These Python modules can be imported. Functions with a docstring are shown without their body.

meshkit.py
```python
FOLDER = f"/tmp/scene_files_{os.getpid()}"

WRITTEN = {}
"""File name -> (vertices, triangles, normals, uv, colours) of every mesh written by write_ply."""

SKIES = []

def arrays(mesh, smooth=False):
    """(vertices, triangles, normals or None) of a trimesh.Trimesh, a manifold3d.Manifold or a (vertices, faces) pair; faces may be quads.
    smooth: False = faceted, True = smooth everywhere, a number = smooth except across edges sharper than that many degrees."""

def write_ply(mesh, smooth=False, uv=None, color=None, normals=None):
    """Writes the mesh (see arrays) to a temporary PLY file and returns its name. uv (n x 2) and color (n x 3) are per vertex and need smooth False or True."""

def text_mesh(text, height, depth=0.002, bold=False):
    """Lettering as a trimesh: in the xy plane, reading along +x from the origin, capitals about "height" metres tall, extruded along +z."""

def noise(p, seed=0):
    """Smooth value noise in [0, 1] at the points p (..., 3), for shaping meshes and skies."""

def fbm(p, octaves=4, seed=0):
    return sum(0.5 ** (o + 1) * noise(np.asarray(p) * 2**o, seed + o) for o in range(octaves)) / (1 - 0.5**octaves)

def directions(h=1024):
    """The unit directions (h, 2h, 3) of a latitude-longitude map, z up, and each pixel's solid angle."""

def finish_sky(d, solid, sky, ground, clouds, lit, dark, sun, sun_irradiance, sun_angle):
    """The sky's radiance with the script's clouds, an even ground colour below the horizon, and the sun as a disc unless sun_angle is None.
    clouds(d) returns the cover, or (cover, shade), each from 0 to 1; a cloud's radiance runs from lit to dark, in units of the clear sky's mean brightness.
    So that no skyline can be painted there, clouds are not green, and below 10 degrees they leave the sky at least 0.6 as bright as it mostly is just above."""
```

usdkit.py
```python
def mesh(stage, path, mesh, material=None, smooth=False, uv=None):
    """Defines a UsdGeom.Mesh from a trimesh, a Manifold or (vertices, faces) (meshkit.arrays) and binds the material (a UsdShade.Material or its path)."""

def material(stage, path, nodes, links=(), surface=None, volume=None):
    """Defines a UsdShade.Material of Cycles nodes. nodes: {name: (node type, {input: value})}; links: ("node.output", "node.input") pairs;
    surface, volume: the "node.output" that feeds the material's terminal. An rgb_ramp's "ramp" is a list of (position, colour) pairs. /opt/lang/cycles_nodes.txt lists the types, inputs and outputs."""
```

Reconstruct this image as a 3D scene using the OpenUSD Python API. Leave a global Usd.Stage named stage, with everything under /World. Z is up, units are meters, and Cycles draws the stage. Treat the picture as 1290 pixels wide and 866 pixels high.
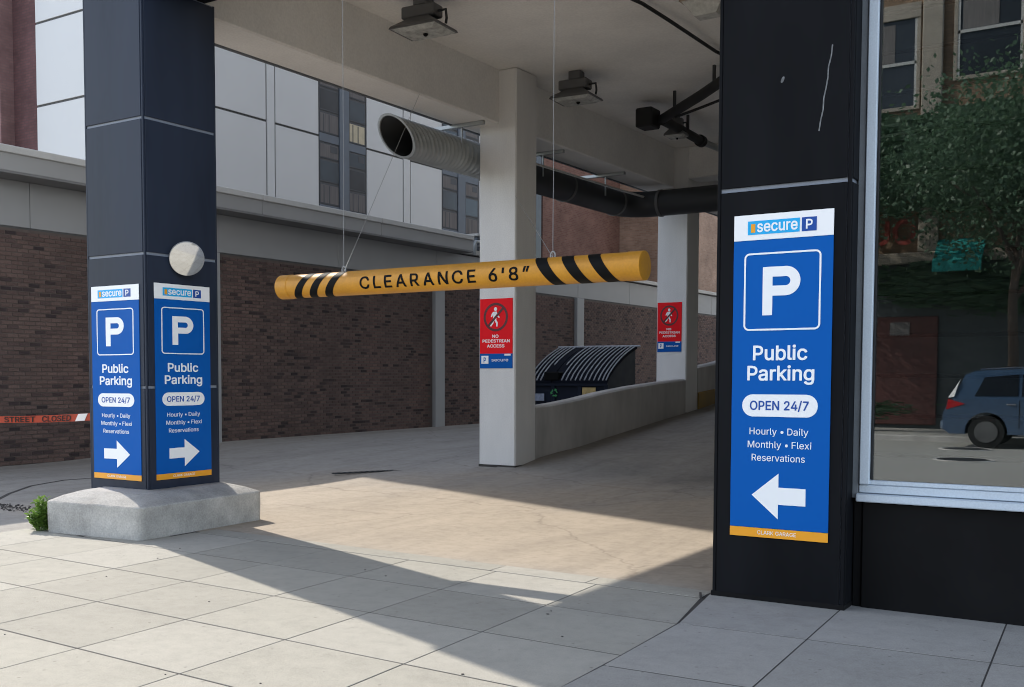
import math, random
import numpy as np, trimesh, usdkit, meshkit
from pxr import Usd, UsdGeom, UsdLux, UsdShade, Gf, Sdf
from shapely.geometry import Polygon, Point, LineString, box as sbox
from shapely import affinity
from shapely.ops import unary_union

stage = Usd.Stage.CreateInMemory()
UsdGeom.SetStageUpAxis(stage, UsdGeom.Tokens.z)
UsdGeom.SetStageMetersPerUnit(stage, 1.0)
UsdGeom.Xform.Define(stage, '/World')
UsdGeom.Scope.Define(stage, '/World/Looks')
rng = random.Random(7)

# ---------------------------------------------------------------- camera, sky, sun, exposure
EYE, PITCH, YAW, EXPOSURE = (0, 0, 1.45), math.radians(-3.145), math.radians(34.227), 0.95
SKY_STRENGTH, SUN_INTENSITY, SUN_COLOR = 0.15, 0.62, (1.0, 0.93, 0.83)
TO_SUN_AZ, SUN_EL = (-0.936, 0.352), math.radians(40.0)
cam = UsdGeom.Camera.Define(stage, '/World/camera')
F = np.array([-math.sin(YAW) * math.cos(PITCH), math.cos(YAW) * math.cos(PITCH), math.sin(PITCH)])
R = np.array([math.cos(YAW), math.sin(YAW), 0.0]); U = np.cross(R, F)
cam.AddTransformOp().Set(Gf.Matrix4d(*R, 0, *U, 0, *(-F), 0, *EYE, 1))
cam.CreateHorizontalApertureAttr(36.0); cam.CreateVerticalApertureAttr(36.0 * 687 / 1024)
cam.CreateFocalLengthAttr(36.0 * 1365 / 1290)
cam.CreateHorizontalApertureOffsetAttr(36.0 * 85 / 1290); cam.CreateVerticalApertureOffsetAttr(36.0 * 114 / 1290)
cam.CreateClippingRangeAttr(Gf.Vec2f(0.05, 2000)); cam.CreateExposureAttr(EXPOSURE)

sky = UsdLux.DomeLight.Define(stage, '/World/sky')
usdkit.material(stage, '/World/Looks/sky_look', {
    's': ('sky_texture', {'sky_type': 'single_scattering', 'sun_disc': False, 'sun_elevation': SUN_EL, 'sun_rotation': math.atan2(*TO_SUN_AZ), 'aerosol_density': 1.0}),
    'h': ('hsv', {'saturation': 0.62}), 'b': ('background_shader', {'strength': SKY_STRENGTH})}, [('s.color', 'h.color'), ('h.color', 'b.color')], surface='b.background')
UsdShade.MaterialBindingAPI.Apply(sky.GetPrim()).Bind(UsdShade.Material.Get(stage, '/World/Looks/sky_look'))
sky.GetPrim().SetCustomDataByKey('kind', 'structure')
sun = UsdLux.DistantLight.Define(stage, '/World/sun')
zs = np.array([TO_SUN_AZ[0] * math.cos(SUN_EL), TO_SUN_AZ[1] * math.cos(SUN_EL), math.sin(SUN_EL)]); zs /= np.linalg.norm(zs)
xs = np.cross([0, 0, 1.0], zs); xs /= np.linalg.norm(xs); ys = np.cross(zs, xs)
sun.AddTransformOp().Set(Gf.Matrix4d(*xs, 0, *ys, 0, *zs, 0, 0, 0, 30, 1))
sun.CreateIntensityAttr(SUN_INTENSITY); sun.CreateNormalizeAttr(True); sun.CreateAngleAttr(0.5); sun.CreateColorAttr(Gf.Vec3f(*SUN_COLOR))

# ---------------------------------------------------------------- helpers
used = {}
def numbered(parent, name):
    k = f'{parent}/{name}'
    n = used.get(k, 0); used[k] = n + 1
    return k if n == 0 else f'{k}_{n:03d}'

def tag(p, label=None, cat=None, group=None, kind=None):
    p = p.GetPrim() if hasattr(p, 'GetPrim') else p
    for k, v in (('label', label), ('category', cat), ('group', group), ('kind', kind)):
        if v: p.SetCustomDataByKey(k, v)
    return p

def thing(name, label, cat, loc=(0, 0, 0), rotz=0, group=None):
    x = UsdGeom.Xform.Define(stage, numbered('/World', name))
    x.AddTranslateOp().Set(Gf.Vec3d(*loc))
    if rotz: x.AddRotateZOp().Set(rotz)
    return tag(x, label, cat, group)

def obj(name, m, material, parent=None, smooth=False, **kw):
    if isinstance(m, (list, tuple)) and not isinstance(m[0], np.ndarray): m = trimesh.util.concatenate(list(m))
    base = '/World' if parent is None else str(parent.GetPath())
    p = usdkit.mesh(stage, numbered(base, name), m, material, smooth=smooth).GetPrim()
    return tag(p, **kw)

def dup(src, loc, rotz=0, label=None, group=None, scale=None):
    d = src.GetCustomData()
    x = UsdGeom.Xform.Define(stage, numbered('/World', src.GetName()))
    x.AddTranslateOp().Set(Gf.Vec3d(*loc)); x.AddRotateZOp().Set(rotz)
    if scale: x.AddScaleOp().Set(Gf.Vec3f(*scale))
    p = x.GetPrim(); p.GetReferences().AddInternalReference(src.GetPath()); p.SetInstanceable(True)
    return tag(p, label or d.get('label'), d.get('category'), group or d.get('group'))

def box(x0, x1, y0, y1, z0, z1):
    m = trimesh.creation.box((x1 - x0, y1 - y0, z1 - z0)); m.apply_translation(((x0 + x1) / 2, (y0 + y1) / 2, (z0 + z1) / 2)); return m

def bbox(x0, x1, y0, y1, z0, z1, b=0.008):
    pts = []
    for sx in (0, 1):
        for sy in (0, 1):
            for sz in (0, 1):
                x, y, z = (x0, x1)[sx], (y0, y1)[sy], (z0, z1)[sz]
                dx, dy, dz = (b, -b)[sx], (b, -b)[sy], (b, -b)[sz]
                pts += [(x, y + dy, z + dz), (x + dx, y, z + dz), (x + dx, y + dy, z)]
    return trimesh.convex.convex_hull(np.array(pts))

def tube(pts, r, sides=10, caps=True):
    p = np.asarray(pts, float); n = len(p); rr = np.broadcast_to(r, (n,))
    t = np.gradient(p, axis=0); t /= np.linalg.norm(t, axis=1, keepdims=True)
    a0 = np.array([0, 0, 1.0]) if abs(t[0][2]) < 0.9 else np.array([1.0, 0, 0])
    A = []
    a = a0
    for k in range(n):
        a = a - t[k] * (a @ t[k]); a /= np.linalg.norm(a); A.append(a)
    A = np.array(A); B = np.cross(t, A); ang = np.arange(sides) * 2 * np.pi / sides
    v = p[:, None] + rr[:, None, None] * (np.cos(ang)[None, :, None] * A[:, None] + np.sin(ang)[None, :, None] * B[:, None])
    v = v.reshape(-1, 3); f = []
    for i in range(n - 1):
        for j in range(sides):
            q = (i * sides + j, i * sides + (j + 1) % sides, (i + 1) * sides + (j + 1) % sides, (i + 1) * sides + j)
            f += [(q[0], q[1], q[2]), (q[0], q[2], q[3])]
    if caps:
        v = np.vstack([v, p[:1], p[-1:]]); c0, c1 = len(v) - 2, len(v) - 1
        for j in range(sides):
            f += [(c0, (j + 1) % sides, j), (c1, (n - 1) * sides + j, (n - 1) * sides + (j + 1) % sides)]
    return trimesh.Trimesh(v, np.array(f), process=False)

def extr(poly, d):
    gs = getattr(poly, 'geoms', [poly])
    return trimesh.util.concatenate([trimesh.creation.extrude_polygon(g, d, engine='earcut') for g in gs])

def upright(m):      # from the xy drawing plane (extruded +z) to a face looking along -y
    m = m.copy(); v = m.vertices; m.vertices = np.stack([v[:, 0], -v[:, 2], v[:, 1]], 1); return m

def text(s, x0, x1, z, h, d=0.001, y=0.0, bold=False):
    m = meshkit.text_mesh(s, h, d, bold); b = m.bounds
    m.apply_translation((-b[0][0], 0, 0)); w = b[1][0] - b[0][0]
    m.apply_scale((( x1 - x0) / w, 1, 1)); m.apply_translation((x0, z, 0))
    m = upright(m); m.apply_translation((0, y, 0)); return m

def words(s, x0, x1, z, h, d=0.001, y=0.0, bold=False):
    parts = s.split(' '); ws = [np.ptp(meshkit.text_mesh(p, h, d, bold).bounds[:, 0]) for p in parts]; gap = .58 * h
    k = (x1 - x0) / (sum(ws) + gap * (len(ws) - 1)); x = x0; out = []
    for p, w in zip(parts, ws): out.append(text(p, x, x + w * k, z + 0, h, d, y, bold)); x += (w + gap) * k
    return out
def rrect(x0, x1, y0, y1, r): return sbox(x0 + r, y0 + r, x1 - r, y1 - r).buffer(r, quad_segs=6)
def mul(c, k): return tuple(min(1.0, x * k) for x in c)

# ---------------------------------------------------------------- materials
def mat(name, col, rough=0.7, var=0.15, scale=2.0, bump=0.0, bscale=90.0, metallic=0.0, spec=0.5, tint=None, coat=0.0, fine=0.12, streak=None, bdist=0.01):
    path = f'/World/Looks/{name}'
    lo, hi = mul(col, 1 - var), mul(col, 1 + var)
    if tint is not None: lo = tint
    N = {'g': ('geometry', {}),
         'n1': ('noise_texture', {'scale': scale, 'detail': 6, 'roughness': 0.62}),
         'r1': ('rgb_ramp', {'ramp': [(0.3, lo), (0.7, hi)]}),
         'n2': ('noise_texture', {'scale': bscale, 'detail': 3, 'roughness': 0.6}),
         'r2': ('rgb_ramp', {'ramp': [(0.3, (1 - fine,) * 3), (0.7, (1 + 0.0,) * 3)]}),
         'mx': ('mix_color', {'blend_type': 'multiply', 'fac': 1.0}),
         'mr': ('map_range', {'from_min': 0.3, 'from_max': 0.7, 'to_min': max(0.02, rough - 0.08), 'to_max': min(1, rough + 0.08)}),
         'p': ('principled_bsdf', {'metallic': metallic, 'specular_ior_level': spec, 'coat_weight': coat, 'coat_roughness': 0.08})}
    Lk = [('n1.fac', 'r1.fac'), ('n2.fac', 'r2.fac'), ('r1.color', 'mx.a'), ('r2.color', 'mx.b'),
          ('mx.result', 'p.base_color'), ('n1.fac', 'mr.value'), ('mr.result', 'p.roughness'), ('g.position', 'n2.vector')]
    if streak:
        N['mp'] = ('mapping', {'scale': streak}); Lk += [('g.position', 'mp.vector'), ('mp.vector', 'n1.vector')]
    else: Lk.append(('g.position', 'n1.vector'))
    if bump:
        N['b'] = ('bump', {'strength': bump, 'distance': bdist}); Lk += [('n2.fac', 'b.height'), ('b.normal', 'p.normal')]
    return usdkit.material(stage, path, N, Lk, surface='p.BSDF')

def concrete(name, col, warm=None, stain=0.75, scale=1.3, spots=True, grit=(0.86, 0.985, 1.06), crack=False):
    """Pavement concrete: broad tone drift, blotches, fine grit, small dark spots."""
    path = f'/World/Looks/{name}'
    N = {'g': ('geometry', {}),
         'n1': ('noise_texture', {'scale': scale, 'detail': 8, 'roughness': 0.68, 'distortion': 0.4}),
         'r1': ('rgb_ramp', {'ramp': [(0.25, mul(col, stain)), (0.42, mul(col, .96)), (0.6, col), (0.78, mul(col, 1.06))]}),
         'n2': ('noise_texture', {'scale': 140, 'detail': 2, 'roughness': 0.7}),
         'r2': ('rgb_ramp', {'ramp': [(0.3, (0.80,) * 3), (0.65, (1.05,) * 3)]}),
         'v': ('voronoi_texture', {'scale': 9.0, 'randomness': 1.0}),
         'r3': ('rgb_ramp', {'ramp': [(0.0, (0.5,) * 3), (0.06, (0.6,) * 3), (0.10, (1,) * 3), (1, (1,) * 3)]}),
         'n3': ('noise_texture', {'scale': 7.0, 'detail': 12, 'roughness': 0.85, 'distortion': 0.2}),
         'r4': ('rgb_ramp', {'ramp': [(0.36, (grit[0],) * 3), (0.5, (grit[1],) * 3), (0.64, (grit[2],) * 3)]}),
         'm1': ('mix_color', {'blend_type': 'multiply', 'fac': 1.0}), 'm2': ('mix_color', {'blend_type': 'multiply', 'fac': 0.8 if spots else 0.0}),
         'm3': ('mix_color', {'blend_type': 'multiply', 'fac': 1.0}),
         'b': ('bump', {'strength': 0.35, 'distance': 0.006}),
         'p': ('principled_bsdf', {'roughness': 0.88, 'specular_ior_level': 0.3})}
    Lk = [('g.position', x + '.vector') for x in ('n1', 'n2', 'n3', 'v')] + [
        ('n1.fac', 'r1.fac'), ('n2.fac', 'r2.fac'), ('v.distance', 'r3.fac'), ('n3.fac', 'r4.fac'), ('r1.color', 'm1.a'), ('r2.color', 'm1.b'),
        ('m1.result', 'm2.a'), ('r3.color', 'm2.b'), ('m2.result', 'm3.a'), ('r4.color', 'm3.b'), ('n2.fac', 'b.height'), ('b.normal', 'p.normal')]
    last = 'm3.result'
    if crack:   # hairline cracks and worn, paler wheel paths
        N['cd'] = ('noise_texture', {'scale': 1.7, 'detail': 4, 'roughness': 0.6}); N['cs'] = ('vector_math', {'math_type': 'scale', 'scale': 0.55}); N['ca'] = ('vector_math', {'math_type': 'add'})
        N['cv'] = ('voronoi_texture', {'feature': 'distance_to_edge', 'scale': 0.30}); N['cr'] = ('rgb_ramp', {'ramp': [(0.0, (0.78,) * 3), (0.003, (0.84,) * 3), (0.006, (1,) * 3), (1, (1,) * 3)]})
        N['cm'] = ('mapping', {'scale': (0.9, 0.16, 1)}); N['cn'] = ('noise_texture', {'scale': 1.6, 'detail': 7, 'roughness': 0.7, 'distortion': 0.8}); N['cnr'] = ('rgb_ramp', {'ramp': [(0.32, (0.84,) * 3), (0.52, (1.0,) * 3), (0.68, (1.07,) * 3)]})
        N['k1'] = ('mix_color', {'blend_type': 'multiply', 'fac': 1.0}); N['k2'] = ('mix_color', {'blend_type': 'multiply', 'fac': 1.0})
        Lk += [('g.position', 'cd.vector'), ('cd.color', 'cs.vector1'), ('g.position', 'ca.vector1'), ('cs.vector', 'ca.vector2'), ('ca.vector', 'cv.vector'), ('cv.distance', 'cr.fac'),
               ('g.position', 'cm.vector'), ('cm.vector', 'cn.vector'), ('cn.fac', 'cnr.fac'), ('m3.result', 'k1.a'), ('cr.color', 'k1.b'), ('k1.result', 'k2.a'), ('cnr.color', 'k2.b')]
        last = 'k2.result'
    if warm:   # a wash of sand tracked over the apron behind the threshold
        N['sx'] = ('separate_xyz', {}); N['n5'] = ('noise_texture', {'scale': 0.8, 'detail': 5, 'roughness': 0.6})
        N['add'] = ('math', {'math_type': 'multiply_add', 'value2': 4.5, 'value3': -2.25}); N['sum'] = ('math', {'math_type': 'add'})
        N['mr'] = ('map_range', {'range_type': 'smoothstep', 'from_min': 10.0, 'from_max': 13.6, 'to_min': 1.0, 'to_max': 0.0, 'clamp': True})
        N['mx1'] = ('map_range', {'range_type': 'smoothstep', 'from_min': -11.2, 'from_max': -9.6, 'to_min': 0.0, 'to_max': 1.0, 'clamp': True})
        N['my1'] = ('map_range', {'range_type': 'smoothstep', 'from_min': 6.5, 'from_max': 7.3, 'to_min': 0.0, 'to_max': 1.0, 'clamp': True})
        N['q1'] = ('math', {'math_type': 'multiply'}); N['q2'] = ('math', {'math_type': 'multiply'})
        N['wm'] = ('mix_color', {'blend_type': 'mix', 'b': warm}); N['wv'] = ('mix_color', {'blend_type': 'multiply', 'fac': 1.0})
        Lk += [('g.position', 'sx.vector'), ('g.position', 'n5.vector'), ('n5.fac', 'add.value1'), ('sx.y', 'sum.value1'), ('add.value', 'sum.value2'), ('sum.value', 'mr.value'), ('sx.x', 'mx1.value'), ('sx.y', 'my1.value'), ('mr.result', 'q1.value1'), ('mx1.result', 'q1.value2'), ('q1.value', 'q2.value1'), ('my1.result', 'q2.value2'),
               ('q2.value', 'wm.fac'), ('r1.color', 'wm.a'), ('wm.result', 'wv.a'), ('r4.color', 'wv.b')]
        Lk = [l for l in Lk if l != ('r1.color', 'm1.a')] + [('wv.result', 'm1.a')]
    Lk.append((last, 'p.base_color'))
    return usdkit.material(stage, path, N, Lk, surface='p.BSDF')

def brickcell(name, tones, sx=0.2032, sz=0.0677, z0=-0.2, y0=8.2):
    """Fired brick: one tone per brick, by the course and place it is laid in."""
    path = f'/World/Looks/{name}'
    N = {'g': ('geometry', {}), 's': ('separate_xyz', {}),
         'za': ('math', {'math_type': 'subtract', 'value2': z0}), 'zr': ('math', {'math_type': 'divide', 'value2': sz}), 'zf': ('math', {'math_type': 'floor'}),
         'par': ('math', {'math_type': 'modulo', 'value2': 2.0}), 'ph': ('math', {'math_type': 'multiply', 'value2': 0.5}),
         'ya': ('math', {'math_type': 'subtract', 'value2': y0}), 'yr': ('math', {'math_type': 'divide', 'value2': sx}), 'yp': ('math', {'math_type': 'add'}), 'yf': ('math', {'math_type': 'floor'}),
         'c': ('combine_xyz', {'z': 3.0}), 'w': ('white_noise_texture', {'dimensions': '3D'}), 'r': ('rgb_ramp', {'interpolate': False, 'ramp': tones}),
         'n': ('noise_texture', {'scale': 45, 'detail': 4}), 'rn': ('rgb_ramp', {'ramp': [(0.3, (0.75,) * 3), (0.7, (1.1,) * 3)]}), 'm': ('mix_color', {'blend_type': 'multiply', 'fac': 1.0}),
         'n2': ('noise_texture', {'scale': 0.5, 'detail': 7, 'roughness': 0.65}), 'rn2': ('rgb_ramp', {'ramp': [(0.32, (0.68, 0.69, 0.71)), (0.5, (0.95,) * 3), (0.68, (1.16, 1.08, 1.07))]}), 'm2': ('mix_color', {'blend_type': 'multiply', 'fac': 1.0}),
         'b': ('bump', {'strength': 0.5, 'distance': 0.004}), 'p': ('principled_bsdf', {'roughness': 0.85, 'specular_ior_level': 0.3})}
    Lk = [('g.position', 's.vector'), ('s.z', 'za.value1'), ('za.value', 'zr.value1'), ('zr.value', 'zf.value1'), ('zf.value', 'par.value1'), ('par.value', 'ph.value1'),
          ('s.y', 'ya.value1'), ('ya.value', 'yr.value1'), ('yr.value', 'yp.value1'), ('ph.value', 'yp.value2'), ('yp.value', 'yf.value1'), ('yf.value', 'c.x'), ('zf.value', 'c.y'),
          ('c.vector', 'w.vector'), ('w.value', 'r.fac'), ('g.position', 'n.vector'), ('n.fac', 'rn.fac'), ('r.color', 'm.a'), ('rn.color', 'm.b'),
          ('g.position', 'n2.vector'), ('n2.fac', 'rn2.fac'), ('m.result', 'm2.a'), ('rn2.color', 'm2.b'), ('m2.result', 'p.base_color'), ('n.fac', 'b.height'), ('b.normal', 'p.normal')]
    return usdkit.material(stage, path, N, Lk, surface='p.BSDF')

def farbrick(name, c1, c2, mortar):
    N = {'g': ('geometry', {}), 's': ('separate_xyz', {}), 'a': ('math', {'math_type': 'add'}), 'c': ('combine_xyz', {}),
         'bt': ('brick_texture', {'scale': 1.0, 'color1': c1, 'color2': c2, 'mortar': mortar, 'mortar_size': 0.008, 'brick_width': 0.21, 'row_height': 0.07, 'bias': 0.0}),
         'n': ('noise_texture', {'scale': 0.9, 'detail': 7, 'roughness': 0.7}), 'rn': ('rgb_ramp', {'ramp': [(0.3, (0.7,) * 3), (0.7, (1.2,) * 3)]}), 'm': ('mix_color', {'blend_type': 'multiply', 'fac': 1.0}),
         'p': ('principled_bsdf', {'roughness': 0.9, 'specular_ior_level': 0.2})}
    Lk = [('g.position', 's.vector'), ('s.x', 'a.value1'), ('s.y', 'a.value2'), ('a.value', 'c.x'), ('s.z', 'c.y'), ('c.vector', 'bt.vector'), ('bt.color', 'm.a'), ('g.position', 'n.vector'), ('n.fac', 'rn.fac'), ('rn.color', 'm.b'), ('m.result', 'p.base_color')]
    return usdkit.material(stage, f'/World/Looks/{name}', N, Lk, surface='p.BSDF')

def leafmat(name, lo, hi):
    N = {'g': ('geometry', {}), 'r': ('rgb_ramp', {'ramp': [(0.0, lo), (1.0, hi)]}), 'd': ('principled_bsdf', {'roughness': 0.5}), 't': ('translucent_bsdf', {}), 'mx': ('mix_closure', {'fac': 0.35})}
    return usdkit.material(stage, f'/World/Looks/{name}', N, [('g.random_per_island', 'r.fac'), ('r.color', 'd.base_color'), ('r.color', 't.color'), ('d.BSDF', 'mx.closure1'), ('t.BSDF', 'mx.closure2')], surface='mx.closure')

def pane(name, ior, col=(0.9, 0.93, 0.95), tcol=(0.85, 0.9, 0.9)):
    N = {'f': ('fresnel', {'IOR': ior}), 't': ('transparent_bsdf', {'color': tcol}), 'gl': ('glossy_bsdf', {'color': col, 'roughness': 0.006}), 'mx': ('mix_closure', {})}
    return usdkit.material(stage, f'/World/Looks/{name}', N, [('f.fac', 'mx.fac'), ('t.BSDF', 'mx.closure1'), ('gl.BSDF', 'mx.closure2')], surface='mx.closure')

M = {}
M['slab'] = [concrete('slab_light', (0.458, 0.437, 0.378), stain=.82), concrete('slab_mid', (0.425, 0.405, 0.35), stain=.82), concrete('slab_pale', (0.485, 0.463, 0.405), stain=.84)]
M['slab_old'] = [concrete('slab_old', (0.43, 0.415, 0.385), stain=0.8), concrete('slab_older', (0.40, 0.388, 0.36), stain=0.8)]
M['joint'] = mat('joint_dirt', (0.06, 0.055, 0.05), 0.95)
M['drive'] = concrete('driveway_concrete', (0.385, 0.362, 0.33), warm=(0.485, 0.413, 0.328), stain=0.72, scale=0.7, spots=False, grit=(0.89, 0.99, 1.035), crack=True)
M['alley'] = concrete('alley_asphalt', (0.205, 0.20, 0.195), stain=0.7, scale=0.5)
M['road'] = concrete('road_asphalt', (0.40, 0.39, 0.36), stain=0.8, scale=0.4)
M['clad'] = mat('dark_blue_cladding', (0.021, 0.028, 0.046), 0.38, 0.28, 1.2, 0.03, 200, spec=0.24, streak=(1.5, 1.5, .3))
M['clad_black'] = mat('black_cladding', (0.0068, 0.0073, 0.0090), 0.45, 0.35, 1.2, 0.03, 200, spec=0.10, streak=(1.5, 1.5, .3))
M['clad_joint'] = mat('cladding_joint', (0.26, 0.29, 0.35), 0.5, 0.1)
M['black_plinth'] = mat('black_base_panel', (0.007, 0.007, 0.0075), 0.5, 0.3, 1.5, 0.05, 150, spec=0.12)
M['scratch'] = mat('scraped_metal', (0.17, 0.175, 0.18), 0.6, 0.5, 25)
M['plinth'] = mat('plinth_concrete', (0.49, 0.475, 0.445), 0.9, 0.26, 3.5, 0.6, 60, fine=0.28)
M['white_paint'] = mat('white_column_paint', (0.79, 0.775, 0.75), 0.75, 0.09, 1.6, 0.12, 60, streak=(1, 1, 0.3))
M['column_side'] = M['white_paint']
M['ceil'] = mat('soffit_paint', (0.85, 0.825, 0.785), 0.85, 0.10, 0.7, 0.15, 40)
M['parapet'] = mat('parapet_concrete', (0.54, 0.52, 0.495), 0.88, 0.24, 1.6, 0.25, 70, streak=(1, 1, .4))
M['yellow'] = mat('yellow_pipe_paint', (0.61, 0.27, 0.014), 0.5, 0.12, 4.0, 0.05, 60)
M['yellow_kerb'] = mat('yellow_kerb_paint', (0.35, 0.22, 0.05), 0.8, 0.25)
M['black'] = mat('black_paint', (0.004, 0.004, 0.004), 0.6, spec=0.12)
M['rubber'] = mat('black_rubber', (0.012, 0.012, 0.013), 0.7)
M['cable'] = mat('steel_cable', (0.34, 0.34, 0.34), 0.5, metallic=0.3)
M['galv'] = mat('galvanised_steel', (0.42, 0.44, 0.44), 0.45, 0.12, 5.0, 0.05, 120, metallic=0.55)
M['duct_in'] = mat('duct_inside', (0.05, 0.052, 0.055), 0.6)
M['darkmetal'] = mat('dark_iron', (0.035, 0.037, 0.04), 0.55, metallic=0.2)
M['lampbox'] = mat('lamp_housing', (0.13, 0.13, 0.13), 0.55, metallic=0.2)
M['beige'] = mat('beige_lamp_metal', (0.30, 0.25, 0.18), 0.5)
M['lens'] = mat('lamp_lens', (0.42, 0.42, 0.39), 0.3, 0.25, 12, spec=0.7)
M['wallmortar'] = mat('brick_mortar', (0.14, 0.112, 0.10), 0.95, 0.2, 6)
M['brick'] = brickcell('wall_brick', [(0, (0.165, 0.110, 0.097)), (0.2, (0.180, 0.121, 0.106)), (0.4, (0.147, 0.099, 0.089)), (0.58, (0.192, 0.130, 0.114)), (0.76, (0.130, 0.089, 0.083)), (0.87, (0.080, 0.057, 0.057)), (0.96, (0.058, 0.043, 0.045))])
M['grey_metal'] = mat('grey_metal_panel', (0.40, 0.405, 0.41), 0.6, 0.06, 0.8)
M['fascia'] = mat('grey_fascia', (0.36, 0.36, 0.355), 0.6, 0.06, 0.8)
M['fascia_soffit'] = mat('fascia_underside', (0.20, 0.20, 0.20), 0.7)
M['cap'] = mat('pale_coping', (0.56, 0.555, 0.53), 0.6, 0.08, 2.0)
M['panel_white'] = mat('white_facade_panel', (0.70, 0.70, 0.69), 0.5, 0.03, 0.4)
M['panel_gap'] = mat('facade_joint', (0.10, 0.10, 0.10), 0.8)
M['bluegrey'] = mat('blue_grey_mullion', (0.12, 0.145, 0.18), 0.5)
M['winframe'] = mat('dark_window_frame', (0.05, 0.055, 0.065), 0.5)
M['glass_dark'] = mat('dark_window_glass', (0.035, 0.042, 0.052), 0.12, 0.3, 0.5, spec=0.3)
M['glass_blue'] = mat('blue_window_glass', (0.05, 0.07, 0.09), 0.12, 0.2, 0.5, spec=0.3)
M['curtain'] = mat('grey_curtain', (0.17, 0.155, 0.15), 0.8, 0.3, 6, streak=(6, 6, 0.2))
M['curtain_cream'] = mat('cream_blind', (0.62, 0.54, 0.38), 0.8, 0.12, 4)
M['tower_brick'] = farbrick('maroon_brick', (0.135, 0.068, 0.070), (0.165, 0.085, 0.083), (0.12, 0.075, 0.075))
M['tower_brick_pale'] = farbrick('pale_maroon_brick', (0.26, 0.15, 0.145), (0.30, 0.18, 0.17), (0.24, 0.16, 0.155))
M['rust_brick'] = farbrick('rust_brick', (0.17, 0.085, 0.070), (0.23, 0.125, 0.10), (0.20, 0.14, 0.12))
M['tan_brick'] = farbrick('tan_brick', (0.33, 0.21, 0.15), (0.42, 0.28, 0.21), (0.36, 0.27, 0.21))
M['alu'] = mat('aluminium_frame', (0.60, 0.68, 0.76), 0.4, 0.05, 2, metallic=0.1)
M['alu_grey'] = mat('grey_channel', (0.20, 0.22, 0.24), 0.5, metallic=0.2)
M['board'] = mat('dark_board', (0.078, 0.088, 0.092), 0.6, 0.2, spec=0.2)
M['pane'] = pane('shop_glass', 2.5)
M['sign_blue'] = mat('sign_blue', (0.002, 0.105, 0.43), 0.6, 0.0, fine=0.0, spec=0.12)
M['sign_white'] = mat('sign_white', (0.95, 0.95, 0.95), 0.4, 0.0, fine=0.0)
M['sign_orange'] = mat('sign_orange', (0.92, 0.38, 0.02), 0.45, 0.0, fine=0.0)
M['sign_cyan'] = mat('sign_cyan', (0.01, 0.42, 0.85), 0.45, 0.0, fine=0.0)
M['sign_navy'] = mat('sign_navy', (0.008, 0.07, 0.34), 0.45, 0.0, fine=0.0)
M['sign_red'] = mat('sign_red', (0.90, 0.010, 0.018), 0.6, 0.0, fine=0.0, spec=0.12)
M['sign_darkred'] = mat('sign_dark_red', (0.10, 0.004, 0.008), 0.45, 0.0, fine=0.0)
M['tape'] = mat('orange_tape', (0.40, 0.05, 0.018), 0.75, 0.1, spec=0.15)
M['tape_white'] = mat('white_tape', (0.7, 0.66, 0.62), 0.4)
M['mirror'] = mat('mirror_silver', (0.84, 0.85, 0.86), 0.03, 0.0, fine=0.0, metallic=1.0)
M['navy_steel'] = mat('navy_container_steel', (0.010, 0.015, 0.029), 0.55, 0.2, 4, spec=0.2)
M['lid'] = mat('black_plastic_lid', (0.008, 0.010, 0.017), 0.75, 0.2, spec=0.06)
M['rib'] = mat('worn_rib_plastic', (0.34, 0.35, 0.38), 0.4, 0.4, 12)
M['green_print'] = mat('green_print', (0.05, 0.30, 0.10), 0.5)
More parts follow.
